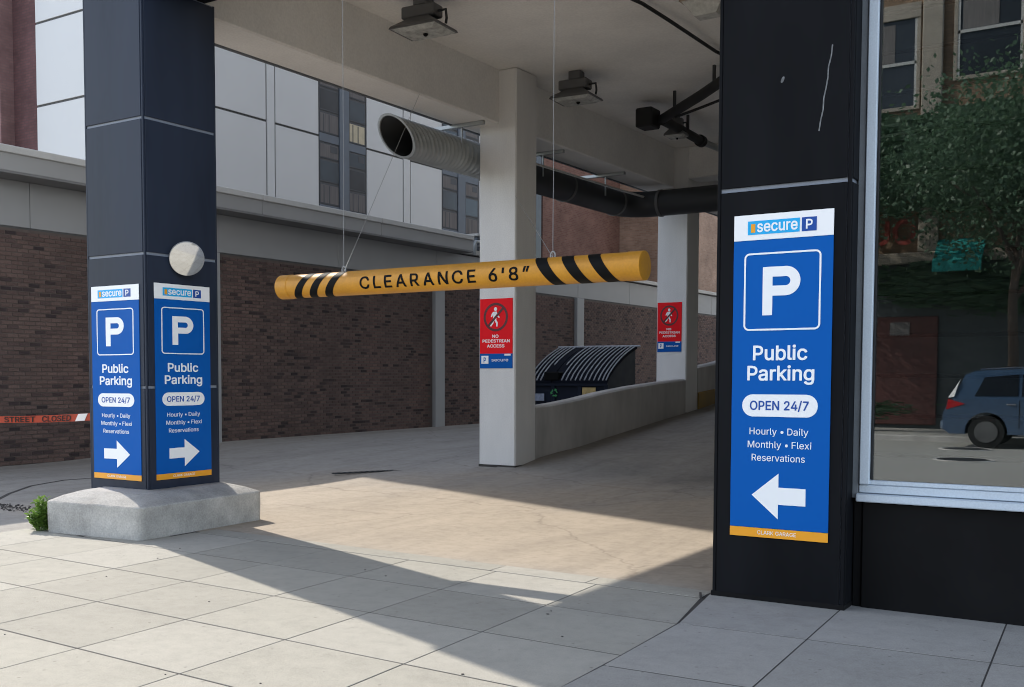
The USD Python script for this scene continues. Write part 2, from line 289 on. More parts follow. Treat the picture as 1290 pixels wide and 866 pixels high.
M['label_tan'] = mat('tan_label', (0.50, 0.36, 0.14), 0.5, 0.3, 14)
M['label_pale'] = mat('pale_label', (0.32, 0.36, 0.46), 0.5, 0.3, 14)
M['leaf'] = leafmat('weed_leaf', (0.16, 0.28, 0.05), (0.40, 0.52, 0.12))
M['treeleaf'] = leafmat('tree_leaf', (0.085, 0.15, 0.085), (0.22, 0.31, 0.18))
M['ivy'] = leafmat('ivy_leaf', (0.05, 0.10, 0.05), (0.15, 0.22, 0.12))
M['stem'] = mat('plant_stem', (0.10, 0.16, 0.04), 0.8)
M['bark'] = mat('bark', (0.09, 0.065, 0.05), 0.95, 0.3, 8, 0.6, 30)
M['brownstone'] = farbrick('brownstone', (0.26, 0.17, 0.11), (0.33, 0.22, 0.145), (0.24, 0.17, 0.12))
M['stone_trim'] = mat('stone_trim', (0.38, 0.33, 0.27), 0.85, 0.15, 3)
M['door_red'] = mat('dull_red_door', (0.10, 0.035, 0.03), 0.6, 0.2)
M['red_letters'] = mat('red_letters', (0.34, 0.06, 0.045), 0.5)
M['teal'] = mat('teal_canvas', (0.02, 0.34, 0.32), 0.7, 0.2, 4)
M['suv'] = mat('blue_car_paint', (0.045, 0.085, 0.15), 0.25, 0.02, spec=0.6, coat=1.0, fine=0.0)
M['car_glass'] = mat('car_glass', (0.012, 0.015, 0.02), 0.05, spec=0.8)
M['tail'] = mat('tail_lamp', (0.45, 0.015, 0.02), 0.15)
M['chrome'] = mat('chrome', (0.75, 0.75, 0.78), 0.12, 0.0, metallic=1.0, fine=0.0)
M['tyre'] = mat('tyre_rubber', (0.012, 0.012, 0.012), 0.85)

# ---------------------------------------------------------------- ground heights
def sstep(a, b, t): t = np.clip((np.asarray(t, float) - a) / (b - a), 0, 1); return t * t * (3 - 2 * t)
RY = [0, 10.5, 12, 13.5, 14.2, 14.85, 15.5, 16.4, 17.6, 18.9, 20.0, 22, 25, 30, 42]
RZ = [0, 0.0, 0.0324, 0.0972, 0.2, 0.255, 0.29, 0.38, 0.49, 0.61, 0.70, 0.90, 1.15, 1.3, 1.4]
def drive_z(y): return np.interp(y, RY, RZ)
def alley_z(y): return 0.15 * sstep(10.5, 15.5, y)

def sheet(xs, ys, zf, jitter=0.0):
    X, Y = np.meshgrid(xs, ys, indexing='ij'); Z = zf(Y) + 0 * X
    if jitter: Z = Z + jitter * (meshkit.fbm(np.stack([X * 0.7, Y * 0.7, 0 * X], -1), 3, 5) - 0.5)
    v = np.stack([X, Y, Z], -1).reshape(-1, 3); n = len(ys)
    i, j = np.meshgrid(np.arange(len(xs) - 1), np.arange(n - 1), indexing='ij')
    a = (i * n + j).ravel()
    f = np.stack([a, a + n, a + n + 1, a + 1], 1)
    return v, f

# ground sheet to the horizon, alley, driveway
obj('ground', (np.array([[-400, -400, -0.30], [400, -400, -0.30], [400, 400, -0.30], [-400, 400, -0.30]], float), np.array([[0, 1, 2, 3]])), M['alley'], kind='structure')
obj('alley_floor', sheet(np.concatenate([[-60, -40, -30, -22], np.arange(-16.5, -7.7, 0.5)]), np.concatenate([[-1.6, 1, 3, 5], np.arange(6.0, 6.9, 0.3), np.arange(6.94, 24, 0.28), [26, 30, 40, 60]]), lambda y: alley_z(y) - 0.003), M['drive'], smooth=True, kind='structure')
obj('driveway', sheet(np.arange(-8.24, -1.0, 0.30), np.concatenate([np.arange(6.94, 24, 0.28), [26, 30, 36, 43]]), drive_z, 0.0), M['drive'], smooth=True, kind='structure')

# ---------------------------------------------------------------- sidewalk of cast slabs
walk = tag(UsdGeom.Xform.Define(stage, '/World/sidewalk'), kind='structure')
obj('bedding', box(-8.92, 9, -1.4, 6.97, -0.2, -0.0013), M['joint'], walk)
obj('bedding', box(-2.30, 9, -1.39, 6.96, -0.1, 0.0107), M['joint'], walk)
def slab(c, h=0.0, t=0.1, b=0.0009):
    c = np.array(c, float); m = c.mean(0); top = []
    d = c - m; inset = c - d / np.linalg.norm(d, axis=1, keepdims=True) * b * 1.4
    v = np.vstack([np.c_[c, np.full(4, h - t)], np.c_[c, np.full(4, h - b)], np.c_[inset, np.full(4, h)]])
    f = []
    for k in range(4):
        l = (k + 1) % 4
        f += [(k, l, 4 + l), (k, 4 + l, 4 + k), (4 + k, 4 + l, 8 + l), (4 + k, 8 + l, 8 + k)]
    f += [(8, 9, 10), (8, 10, 11)]
    return trimesh.Trimesh(v, f, process=False)
def gx(x, y): return x - 0.05 * (y - 5.0)
def gy(x, y): return y - 0.04 * (x + 4.5)
YL = [-1.35, -0.55, 0.28, 1.1, 1.93, 2.76, 3.58, 4.37, 5.17, 6.0, 6.78]
XL = [-8.9, -8.2, -7.37, -6.55, -5.72, -4.87, -4.05, -3.22, -2.40]
def crack_x(y): return float(np.interp(y, [3.0, 4.4, 5.2, 5.9, 6.3, 6.55, 6.8], [-2.33, -2.33, -2.35, -2.38, -2.43, -2.50, -2.56]))
g2 = 0.0075; gxx = 0.0045
def corners(x0, x1, y0, y1, right=None):
    P = []
    for (x, sx), (y, sy) in (((x0, 1), (y0, 1)), ((x1, -1), (y0, 1)), ((x1, -1), (y1, -1)), ((x0, 1), (y1, -1))):
        yy = gy(x, y) + sy * g2
        P.append(((crack_x(yy) - 0.012) if (right and sx < 0) else gx(x, yy) + sx * gxx, yy))
    return P
for j in range(len(YL) - 1):
    for i in range(len(XL) - 1):
        last = i == len(XL) - 2
        if j == len(YL) - 2 and XL[i] < -7.4: continue
        obj('paving_slab', slab(corners(XL[i], XL[i + 1], YL[j], YL[j + 1], last), rng.uniform(0, 0.0012)), M['slab'][rng.choice((0, 0, 1, 2))], walk)
for x0, x1 in ((-8.9, -8.2), (-8.2, -7.3)):     # slabs cut round the foot of the pillar
    obj('paving_slab', slab([(x0 + 0.1, gy(x0, 6.0) + 0.005), (x1 - 0.005, gy(x1, 6.0) + 0.005), (x1 - 0.005, 6.6), (x0 + 0.12, 6.6)]), M['slab'][1], walk)
xe = [-7.45, -6.0, -4.2, -3.4, -2.55]
for k in range(4):                               # narrow threshold strip
    x0, x1 = xe[k], xe[k + 1]
    obj('threshold_strip', slab([(x0 + .004, gy(x0, 6.78) + .006), (x1 - .004, gy(x1, 6.78) + .006), (x1 - .004, gy(x1, 7.02)), (x0 + .004, gy(x0, 7.02))], 0.001), M['slab'][k % 3], walk)
xr = [-2.33, -1.60, -0.70, 0.2, 1.1, 2.0, 2.9, 3.8]
yr = [-1.35, -0.35, 0.65, 1.65, 2.65, 3.8, 4.85, 5.92, 6.97]
for j in range(len(yr) - 1):
    for i in range(len(xr) - 1):
        P = []
        for (x, sx, ii), (y, sy) in (((xr[i], 1, i), (yr[j], 1)), ((xr[i + 1], -1, 1), (yr[j], 1)), ((xr[i + 1], -1, 1), (yr[j + 1], -1)), ((xr[i], 1, i), (yr[j + 1], -1))):
            yy = y + 0.15 * (x + 1.6) * (0.25 if y < 6.5 else 0) + sy * g2
            P.append((crack_x(yy) + 0.014 if (ii == 0 and sx > 0) else gx(x, yy) + sx * gxx, yy))
        obj('paving_slab', slab(P, 0.012 + rng.uniform(0, 0.001)), M['slab_old'][(i + j) % 2], walk)
for (pts, w) in (([(-2.585, 6.80), (-2.545, 6.70)], 0.016),):   # broken corner at the foot of the right pillar
    obj('crack', slab(list(LineString(pts).buffer(w / 2).minimum_rotated_rectangle.exterior.coords)[:4], 0.0155), M['joint'], walk)
for k in range(14):
    x, y = rng.uniform(-7.5, -2.7), rng.uniform(2.9, 6.5); r = rng.uniform(.004, .012)
    obj('gum_spot', trimesh.creation.cylinder(r, .003, sections=9).apply_scale((1, rng.uniform(.6, 1.2), 1)).apply_translation((x, y, .0025)), M['joint'], walk)
for j, (y0, y1) in enumerate(((-1.6, -1.4),)):
    obj('kerb', bbox(-60, 60, y0, y1, -0.25, -0.004), M['parapet'], walk)
obj('road', box(-80, 80, -13.6, -1.6, -0.28, -0.13), M['road'], kind='structure')
fw = tag(UsdGeom.Xform.Define(stage, '/World/far_sidewalk'), kind='structure')
for k in range(14): obj('paving_slab', bbox(-22 + 2.5 * k, -19.51 + 2.5 * k, -17.4, -13.8, -0.2, -0.0), M['slab_old'][k % 2], fw)
obj('kerb', bbox(-40, 40, -13.79, -13.6, -0.2, 0.0), M['parapet'], fw)
for n, (x, y) in enumerate(((-3.3, -8.0), (-3.75, -11.2))):
    c = trimesh.creation.cylinder(0.45, 0.02, sections=32); c.apply_translation((x, y, -0.127))
    t = thing('manhole_cover', ['round iron cover in the road nearer the kerb, seen mirrored in the shop window', 'round iron cover further out in the road, seen mirrored in the shop window'][n], 'manhole cover', (0, 0, 0), group='covers in the road')
    obj('lid', c, M['darkmetal'], t)
    obj('rim', trimesh.creation.annulus(0.46, 0.52, 0.024, sections=32).apply_translation((x, y, -0.126)), M['parapet'], t)

# cracks and drain on the alley floor
def strip(pts, w):
    return extr(LineString(pts).buffer(w / 2, cap_style=2), 0.004)
ck = strip([(-10.9, 7.0), (-11.42, 7.52), (-11.8, 7.9), (-12.39, 8.62), (-12.68, 9.33), (-12.5, 10.2)], 0.05); ck.apply_translation((0, 0, -0.004))
tag(obj('pavement_crack', ck, M['joint']), 'dark zigzag crack in the alley asphalt left of the tall dark pillar', 'crack')
dv = []
for k in range(220):
    a, r = rng.uniform(0, 6.28), rng.random() ** .5
    c = trimesh.creation.icosphere(0, rng.uniform(.005, .017)); c.apply_scale((1, 1, .5)); c.apply_translation((-10.6 + .75 * r * math.cos(a), 7.05 + .2 * r * math.sin(a), 0.004)); dv.append(c)
tag(obj('gravel_debris', dv, M['joint']), 'dark loose gravel and dirt lying in the alley mouth', 'gravel', kind='stuff')
dr = thing('floor_drain', 'long narrow trench drain grate in the floor before the white columns', 'drain', (-9.62, 12.3, float(alley_z(12.3))), 0)
gl = [(-0.27, -.55), (.27, .55)]
obj('frame', [upright(box(0, 0, 0, 0, 0, 0)) if False else bbox(-.62, .62, -.06, -.045, 0, .014, .002), bbox(-.62, .62, .045, .06, 0, .014, .002), bbox(-.62, -.605, -.045, .045, 0, .014, .002), bbox(.605, .62, -.045, .045, 0, .014, .002)], M['darkmetal'], dr)
for k in range(14): obj('grate_bar', bbox(-.59 + k * .088, -.55 + k * .088, -.044, .044, 0.002, .012, .002), M['darkmetal'], dr)
UsdGeom.Xform(dr).AddRotateZOp().Set(64)

# ---------------------------------------------------------------- dark pillars
def cladding(parent, x0, x1, y0, y1, zs, m, faces='FRLB', t=0.014, g=0.013, corner=0.03):
    obj('core', box(x0 + t, x1 - t, y0 + t, y1 - t, zs[0], zs[-1]), M['clad_joint'], parent)
    for a, b in zip(zs[:-1], zs[1:]):
        za, zb = a + g, b - g
        if 'F' in faces: obj('cladding_panel', bbox(x0 + corner, x1 - corner, y0, y0 + t + .001, za, zb, .003), m, parent)
        if 'R' in faces: obj('cladding_panel', bbox(x1 - t - .001, x1, y0 + corner, y1 - corner, za, zb, .003), m, parent)
        if 'L' in faces: obj('cladding_panel', bbox(x0, x0 + t + .001, y0 + corner, y1 - corner, za, zb, .003), m, parent)
        if 'B' in faces: obj('cladding_panel', bbox(x0 + corner, x1 - corner, y1 - t - .001, y1, za, zb, .003), m, parent)
    q = corner - 0.003
    for cx0, cx1, cy0, cy1 in ((x1 - q, x1 - .004, y0 + .004, y0 + q), (x0 + .004, x0 + q, y0 + .004, y0 + q), (x1 - q, x1 - .004, y1 - q, y1 - .004), (x0 + .004, x0 + q, y1 - q, y1 - .004)):
        obj('corner_trim', bbox(cx0, cx1, cy0, cy1, zs[0], zs[-1], .004), m, parent)

XR, YF = -7.95, 6.77
p1 = thing('clad_pillar', 'tall dark blue clad pillar standing on a pale concrete plinth at the driveway mouth', 'pillar')
cladding(p1, -8.79, XR, YF, 7.69, [0.33, 1.33, 2.57, 3.81, 5.046], M['clad'])
from manifold3d import Manifold
def hull_rings(rings):
    pts = np.vstack([np.c_[np.array(p), np.full(len(p), z)] for p, z in rings]); return trimesh.convex.convex_hull(pts)
base = Polygon([(-7.47, 6.27), (-7.58, 7.9), (-9.15, 7.95), (-8.64, 6.15)])
ring = lambda d: list(base.buffer(-0.07 - d).buffer(0.07, quad_segs=4).exterior.coords)
pl = hull_rings([(ring(0), -0.06), (ring(0.0), 0.278), (ring(0.008), 0.288), (ring(0.10), 0.332), (ring(0.24), 0.372)])
pl = pl.subdivide_to_size(0.06); pl.merge_vertices()
vv = pl.vertices.copy(); k = (meshkit.fbm(vv * 6, 4, 3) - .5); c = np.array([-8.2, 7.05]); d = vv[:, :2] - c; d /= np.linalg.norm(d, axis=1, keepdims=True)
vv[:, :2] += d * k[:, None] * 0.022; vv[:, 2] += np.where(vv[:, 2] > .2, k * 0.010, 0); pl.vertices = vv
obj('plinth', pl, M['plinth'], p1, smooth=22)

p2 = thing('clad_pillar', 'black clad pillar at the corner of the shop window, carrying the largest parking sign', 'pillar')
cladding(p2, -2.50, -1.665, YF, 7.75, [0.0, 2.615, 5.046], M['clad_black'], 'FLBR')
obj('kick_plate', bbox(-2.503, -1.662, YF - .003, 7.0, 0.0, 0.045, .003), M['black_plinth'], p2)
sc = [(-1.86 + .011 * math.sin(2.1 * k) * .6 + .0016 * k, 3.44 - k * .075) for k in range(0, 9)]
sc = [(-1.795 - .0085 * k + .004 * math.sin(k * 2.3), 3.42 - k * .062) for k in range(9)]
obj('scratch', upright(extr(LineString(sc).buffer(.0038), .0012)).apply_translation((0, YF + .0002, 0)), M['scratch'], p2)
obj('scratch', upright(extr(affinity.rotate(affinity.scale(Point(-2.09, 3.26).buffer(.02), .45, 1.0), -22), .0012)).apply_translation((0, YF + .0002, 0)), M['scratch'], p2)

# ---------------------------------------------------------------- garage building over the driveway
gar = thing('parking_garage', 'low parking garage with a painted concrete soffit over the driveway', 'building')
CZ, BZ, BX0, BX1 = 5.81, 5.05, -8.84, -8.24
obj('soffit', box(BX1, 2.0, 7.6, 48, CZ, CZ + .3), M['ceil'], gar)
obj('edge_beam', bbox(BX0, BX1 + .0, YF + .02, 48, BZ, CZ + 1.0, .02), M['ceil'], gar)
obj('front_beam', bbox(BX1 + .003, -1.2, YF + .03, 7.6, 5.052, CZ + 1.0, .02), M['clad_black'], gar)
obj('upper_storey', box(BX0 - .01, 12, YF + .05, 48.2, CZ + 1.0, 30), M['grey_metal'], gar)
obj('facade_panel', box(-8.9, 12, YF, YF + .045, 5.06, 30), M['clad_black'], gar)
obj('side_wall', box(-1.05, -0.8, 8.3, 48, 0, CZ), M['white_paint'], gar)
obj('cross_beam', bbox(BX1 + .002, -1.05, 20.02, 20.55, 5.2, CZ - .002, .02), M['ceil'], gar)
obj('cross_beam', bbox(BX1 + .002, -1.05, 26.5, 27.05, 5.2, CZ - .002, .02), M['ceil'], gar)
# seam and slot on the outer edge: thin drip channel
obj('drip_channel', bbox(BX0 - .03, BX0 - .002, YF + .3, 48, BZ - .015, BZ + .05, .006), M['alu_grey'], gar)

# white columns
def column(y0, zb, label):
    t = thing('concrete_column', label, 'column', (-8.26, y0, zb), group='white columns along the driveway')
    obj('shaft', bbox(-.31, .31, 0, .60, -.3, CZ - zb - .001, .018), M['white_paint'], t, smooth=20)
    obj('foot_stain', bbox(-.314, .314, -.004, .604, -.02, .03, .004), M['joint'], t)
    return t
column(13.5, 0.10, 'square white column in the middle of the driveway mouth, nearest of the white columns')
column(20.0, 0.68, 'square white column further up the ramp, beyond the dumpster')
column(26.5, 1.22, 'square white column far up the ramp, mostly hidden behind the black pillar')

# curved low walls beside the ramp
def ramp_wall(ys, tops, x0, x1, band=False):
    v, f = [], []
    for y, t in zip(ys, tops):
        v += [(x0, y, -0.2), (x1, y, -0.2), (x1, y, t - .03), (x1 - .03, y, t), (x0 + .03, y, t), (x0, y, t - .03)]
    n = len(ys)
    for i in range(n - 1):
        for k in range(6):
            a, b = i * 6 + k, i * 6 + (k + 1) % 6; f += [(a, b, b + 6), (a, b + 6, a + 6)]
    for o in (0, (n - 1) * 6):
        for k in range(1, 5): f.append((o, o + k, o + k + 1) if o else (o, o + k + 1, o + k))
    m = trimesh.Trimesh(v, f, process=False); m.fix_normals(); return m
w1 = thing('ramp_wall', 'low pale concrete wall rising along the ramp between the two white columns', 'wall', group='low ramp walls')
obj('wall', ramp_wall([14.1, 14.5, 14.85, 15.5, 16.4, 17.6, 18.9, 20.0], [.985, .99, 1.01, 1.06, 1.15, 1.24, 1.31, 1.36], -8.2, -7.955), M['parapet'], w1, smooth=30)
w2 = thing('ramp_wall', 'low wall with a yellow foot, climbing the ramp behind the far white column', 'wall', group='low ramp walls')
obj('wall', ramp_wall([20.62, 21.6, 23, 25, 26.4], [1.60, 1.68, 1.83, 2.0, 2.1], -8.2, -7.955), M['parapet'], w2, smooth=30)
obj('painted_foot', ramp_wall([20.63, 21.6, 23, 25, 26.4], [1.10, 1.16, 1.28, 1.45, 1.5], -8.1, -7.93), M['yellow_kerb'], w2)

# ---------------------------------------------------------------- parking signs
def P_shape(x0, x1, y0, y1, t):
    h = y1 - y0; bh = h * .60; rr = bh / 2
    outer = unary_union([sbox(x0, y1 - bh, x1 - rr, y1), Point(x1 - rr, y1 - rr).buffer(rr, quad_segs=12)])
    inner = unary_union([sbox(x0 + t, y1 - bh + t, x1 - rr, y1 - t), Point(x1 - rr, y1 - rr).buffer(rr - t, quad_segs=12)])
    return unary_union([outer.difference(inner), sbox(x0, y0, x0 + t, y1)])

def parking_sign(label, loc, rotz, w, h, arrow):
    """Drawn at 0.62 x 2.03 m and fitted to w x h; local x across, z up, face towards -y."""
    s = thing('parking_sign', label, 'sign', loc, rotz, 'blue public parking signs')
    sx, sz = w / 0.62, h / 2.03
    def put(name, m, material):
        m = m.copy(); m.apply_scale((sx, 1, sz)); return obj(name, m, material, s)
    flat = lambda poly, y, d=.0012: upright(extr(poly, d)).apply_translation((0, y, 0))
    put('panel', bbox(0, .62, -.006, 0, .06, 1.87, .001), M['sign_blue'])
    put('header', bbox(0, .62, -.006, 0, 1.871, 2.03, .001), M['sign_white'])
    put('footer', bbox(0, .62, -.006, 0, 0, .059, .001), M['sign_orange'])
    y = -.0061
    put('logo_box', flat(sbox(.09, 1.905, .415, 1.99), y), M['sign_cyan'])
    put('logo_bar', flat(sbox(.110, 1.918, .137, 1.972), y - .0013), M['sign_orange'])
    put('logo_lettering', text('secure', .149, .403, 1.922, .066, .0008, y - .0013, True), M['sign_white'])
    put('logo_square', flat(sbox(.428, 1.905, .518, 1.99), y), M['sign_navy'])
    put('logo_letter', text('P', .453, .494, 1.92, .056, .0008, y - .0013, True), M['sign_white'])
    fr = rrect(.07, .55, 1.305, 1.79, .035); put('border', flat(fr.difference(fr.buffer(-.011)), y), M['sign_white'])
    put('letter', flat(P_shape(.19, .425, 1.40, 1.70, .062), y), M['sign_white'])
    put('lettering', text('Public', .135, .475, 1.122, .087, .0012, y, True), M['sign_white'])
    put('lettering', text('Parking', .10, .52, .995, .087, .0012, y, True), M['sign_white'])
    put('pill', flat(rrect(.07, .545, .765, .905, .069), y), M['sign_white'])
    for wd_ in words('OPEN 24/7', .12, .49, .808, .055, .0008, y - .0013, True): put('lettering', wd_, M['sign_navy'])
    for wd_ in words('Hourly \u2022 Daily', .12, .49, .652, .042, .0012, y): put('lettering', wd_, M['sign_white'])
    for wd_ in words('Monthly \u2022 Flexi', .11, .51, .569, .042, .0012, y): put('lettering', wd_, M['sign_white'])
    put('lettering', text('Reservations', .137, .472, .486, .042, .0012, y), M['sign_white'])
    a = Polygon([(.14, .268), (.31, .41), (.31, .322), (.48, .322), (.48, .214), (.31, .214), (.31, .122)])
    if arrow == 'right': a = affinity.scale(a, -1, 1, origin=(.31, .268))
    put('arrow', flat(a, y), M['sign_white'])
    for wd_ in words('CLARK GARAGE', .18, .425, .019, .024, .0008, y): put('lettering', wd_, M['sign_white'])
    return s
parking_sign('biggest blue public parking sign, arrow pointing left, on the black pillar by the shop window', (-2.38, YF - .0005, .42), 0, .615, 2.03, 'left')
parking_sign('blue public parking sign on the street side of the dark pillar, arrow pointing right', (-8.72, YF - .0005, .45), 0, .685, 1.84, 'right')
parking_sign('blue public parking sign under the round mirror, on the driveway side of the dark pillar', (XR + .0005, 6.87, .455), 90, .695, 1.85, 'right')

def red_sign(label, loc, w, h):
    s = thing('no_pedestrians_sign', label, 'sign', loc, 0, 'red no pedestrian signs')
    sx, sz = w / .55, h / 1.0
    def put(name, m, material):
        m = m.copy(); m.apply_scale((sx, 1, sz)); return obj(name, m, material, s)
    flat = lambda poly, y, d=.0015: upright(extr(poly, d)).apply_translation((0, y, 0))
    put('panel', bbox(0, .55, -.006, 0, .211, 1.0, .001), M['sign_red'])
    put('footer', bbox(0, .55, -.006, 0, 0, .21, .001), M['sign_blue'])
    y = -.0061; c = (.268, .735)
    body = unary_union([Point(.265, .850).buffer(.027), Polygon([(.225, .81), (.285, .815), (.30, .77), (.335, .735), (.325, .72), (.285, .75), (.275, .70), (.305, .655), (.30, .60), (.275, .60), (.275, .645), (.245, .69), (.225, .64), (.19, .60), (.17, .615), (.205, .655), (.222, .72), (.225, .765), (.20, .735), (.185, .745), (.205, .79)])])
    put('pedestrian', flat(body, y), M['sign_white'])
    put('ring', flat(Point(c).buffer(.205, quad_segs=16).difference(Point(c).buffer(.17, quad_segs=16)), y), M['sign_darkred'])
    put('slash', flat(LineString([(c[0] - .13, c[1] - .13), (c[0] + .13, c[1] + .13)]).buffer(.017, cap_style=2), y - .0016), M['sign_darkred'])
    put('lettering', text('NO', .21, .315, .44, .042, .001, y, True), M['sign_white'])
    put('lettering', text('PEDESTRIAN', .045, .505, .372, .042, .001, y, True), M['sign_white'])
    put('lettering', text('ACCESS', .12, .415, .300, .042, .001, y, True), M['sign_white'])
    put('logo_square', flat(sbox(.025, .065, .145, .18), y), M['sign_white'])
    put('logo_letter', text('P', .065, .105, .085, .07, .001, y - .0016, True), M['sign_blue'])
    put('logo_lettering', text('secure', .20, .48, .10, .045, .001, y), M['sign_white'])
    put('logo_tab', flat(sbox(.415, .18, .52, .206), y), M['sign_white'])
    return s
red_sign('red no pedestrian access sign on the nearest white column, larger of the two red signs', (-8.55, 13.4995, 1.54), .555, 1.01)
red_sign('smaller red no pedestrian access sign on the far white column beyond the dumpster', (-8.55, 19.9995, 1.89), .50, .96)

# ---------------------------------------------------------------- clearance bar
bar = thing('clearance_bar', 'yellow clearance pipe with black stripes hanging on cables across the entrance', 'clearance bar', (-4.88, 7.12, 2.213))
BR, BL, BE = 0.1017, 1.67, 1.725
def ringx(x, r, n=40):
    a = np.arange(n) * 2 * np.pi / n; return np.c_[np.full(n, x), -np.cos(a) * r, np.sin(a) * r]
obj('pipe', tube([(-BL, 0, 0), (-BL + .001, 0, 0), (BE - .001, 0, 0), (BE, 0, 0)], BR, 40), M['yellow'], bar, smooth=35)
obj('end_cap', tube([(-BL - .015, 0, 0), (-BL - .012, 0, 0), (-BL + .105, 0, 0), (-BL + .11, 0, 0)], [BR - .004, BR + .004, BR + .004, BR + .002], 40), M['yellow'], bar, smooth=35)
obj('end_cap', tube([(BE - .11, 0, 0), (BE - .105, 0, 0), (BE + .012, 0, 0), (BE + .015, 0, 0)], [BR + .001, BR + .003, BR + .003, BR - .004], 40), M['yellow'], bar, smooth=35)
def band(xc, w, k, r=BR + .0015, n=48):
    v, f = [], []
    for i in range(n + 1):
        a = -math.pi / 2 + math.pi * 2 * i / n      # a = elevation angle round the pipe, 0 = facing the street
        s = k * math.sin(a) / 2
        for e in (-w / 2, w / 2): v.append((xc + s + e, -math.cos(a) * r, math.sin(a) * r))
    for i in range(n): f += [(2 * i, 2 * i + 1, 2 * i + 3), (2 * i, 2 * i + 3, 2 * i + 2)]
    m = trimesh.Trimesh(v, f, process=False); return m
for x in (-6.16, -5.99, -5.82): obj('stripe', band((x + 4.8) * 1.017, .085, .155), M['black'], bar, smooth=True)
for x in (-3.815, -3.60, -3.39): obj('stripe', band((x + 4.8) * 1.017, .10, -.15), M['black'], bar, smooth=True)
glyphs, xx = [], 0.0
for ch in "CLEARANCE 6'8\u201d":
    if ch == ' ': xx += .07; continue
    m = meshkit.text_mesh(ch, .098, .0004, True); b = m.bounds; w = b[1][0] - b[0][0]
    m.apply_translation((xx - b[0][0], -.049, 0)); glyphs.append(m); xx += w + .036
s_ = 1.60 / (xx - .036)
for gm_ in glyphs:
    gm_.apply_scale((s_, 1, 1)); gm_ = gm_.subdivide_to_size(.022)
    v = gm_.vertices; a = v[:, 1] / BR - .12; r = BR + .0012 + v[:, 2]
    gm_.vertices = np.stack([v[:, 0] - .74, -np.cos(a) * r, np.sin(a) * r], 1)
    obj('letter', gm_, M['black'], bar)
def line(a, b, r): return tube([a, np.array(a) * .67 + np.array(b) * .33, np.array(a) * .33 + np.array(b) * .67, b], r, 6)
for a_, b_ in (((-5.868, 7.12, 2.312), (-5.868, 7.12, 5.06)), ((-5.868, 7.12, 2.312), (-8.25, 11.55, 5.055)), ((-3.875, 7.12, 2.312), (-3.875, 7.12, 5.06)), ((-3.875, 7.12, 2.312), (-7.96, 13.49, 4.0))):
    obj('cable', line(np.array(a_) - (-4.88, 7.12, 2.213), np.array(b_) - (-4.88, 7.12, 2.213), .0024), M['cable'], bar, smooth=True)
for xa in (-5.868, -3.875):
    e = [(xa + 4.88 + .02 * math.cos(t), 0, BR + .012 + .03 * math.sin(t)) for t in np.linspace(0, 2 * math.pi, 14)]
    obj('eye_bolt', tube(e, .006, 6, False), M['cable'], bar)

# ---------------------------------------------------------------- convex mirror
mc = np.array([-7.80, 7.145, 2.535]); nrm = np.array([0.725, -0.63, -0.29]); nrm /= np.linalg.norm(nrm)
mz = nrm; mx = np.cross([0, 0, 1.0], mz); mx /= np.linalg.norm(mx); my = np.cross(mz, mx)
T = np.eye(4); T[:3, 0], T[:3, 1], T[:3, 2] = mx, my, mz
mi = thing('convex_mirror', 'round convex traffic mirror on the driveway side of the dark pillar', 'mirror', tuple(mc))
RM, RS = .158, .95
def dome(rm, rs, n=14, s=40):
    v, f = [(0, 0, 0)], []
    for i in range(1, n + 1):
        rr = rm * i / n
        for j in range(s): v.append((rr * math.cos(2 * math.pi * j / s), rr * math.sin(2 * math.pi * j / s), math.sqrt(rs * rs - rr * rr) - rs))
    for j in range(s): f.append((0, 1 + j, 1 + (j + 1) % s))
    for i in range(n - 1):
        for j in range(s):
            a, b = 1 + i * s + j, 1 + i * s + (j + 1) % s; f += [(a, a + s, b + s), (a, b + s, b)]
    return trimesh.Trimesh(v, f, process=False)
obj('mirror_face', dome(RM, RS).apply_transform(T), M['mirror'], mi, smooth=True)
obj('back_shell', trimesh.util.concatenate([trimesh.creation.cylinder(RM, .03, sections=40).apply_translation((0, 0, -.046))]).apply_transform(T), M['lampbox'], mi)
rim = [(RM * math.cos(t), RM * math.sin(t), -.032) for t in np.linspace(0, 2 * math.pi, 41)]
obj('rim', tube(rim, .006, 8, False).apply_transform(T), M['grey_metal'], mi, smooth=True)
obj('bracket', tube([(-.15, .0, 0), (-.09, .0, 0), (-.05, .02, 0)], .014, 8), M['darkmetal'], mi)

# ---------------------------------------------------------------- brick wall of the alley
XW = -15.4
bw = thing('brick_wall', 'long dark brown brick wall with grey fascia on the left of the alley', 'wall')
obj('mortar', box(XW - .35, XW - .008, 8.19, 52, -.4, 3.765), M['wallmortar'], bw)
SX, SZ, Z0, Y0 = .2032, .0677, -.2, 8.2
def brick(y0, y1, z0, z1, proud):
    x0, x1 = XW - .02, XW + proud; b = .004
    v = np.array([(x0, y0, z0), (x0, y1, z0), (x0, y1, z1), (x0, y0, z1), (x1, y0 + b, z0 + b), (x1, y1 - b, z0 + b), (x1, y1 - b, z1 - b), (x1, y0 + b, z1 - b)])
    return v, np.array([(4, 5, 6), (4, 6, 7), (0, 1, 5), (0, 5, 4), (1, 2, 6), (1, 6, 5), (2, 3, 7), (2, 7, 6), (3, 0, 4), (3, 4, 7)])
posts = [(22.11, 22.53), (29.7, 30.16), (14.45, 14.87), (37.3, 37.76)]
V, Fc, nb, singles = [], [], 0, 0
rows = range(0, 58)
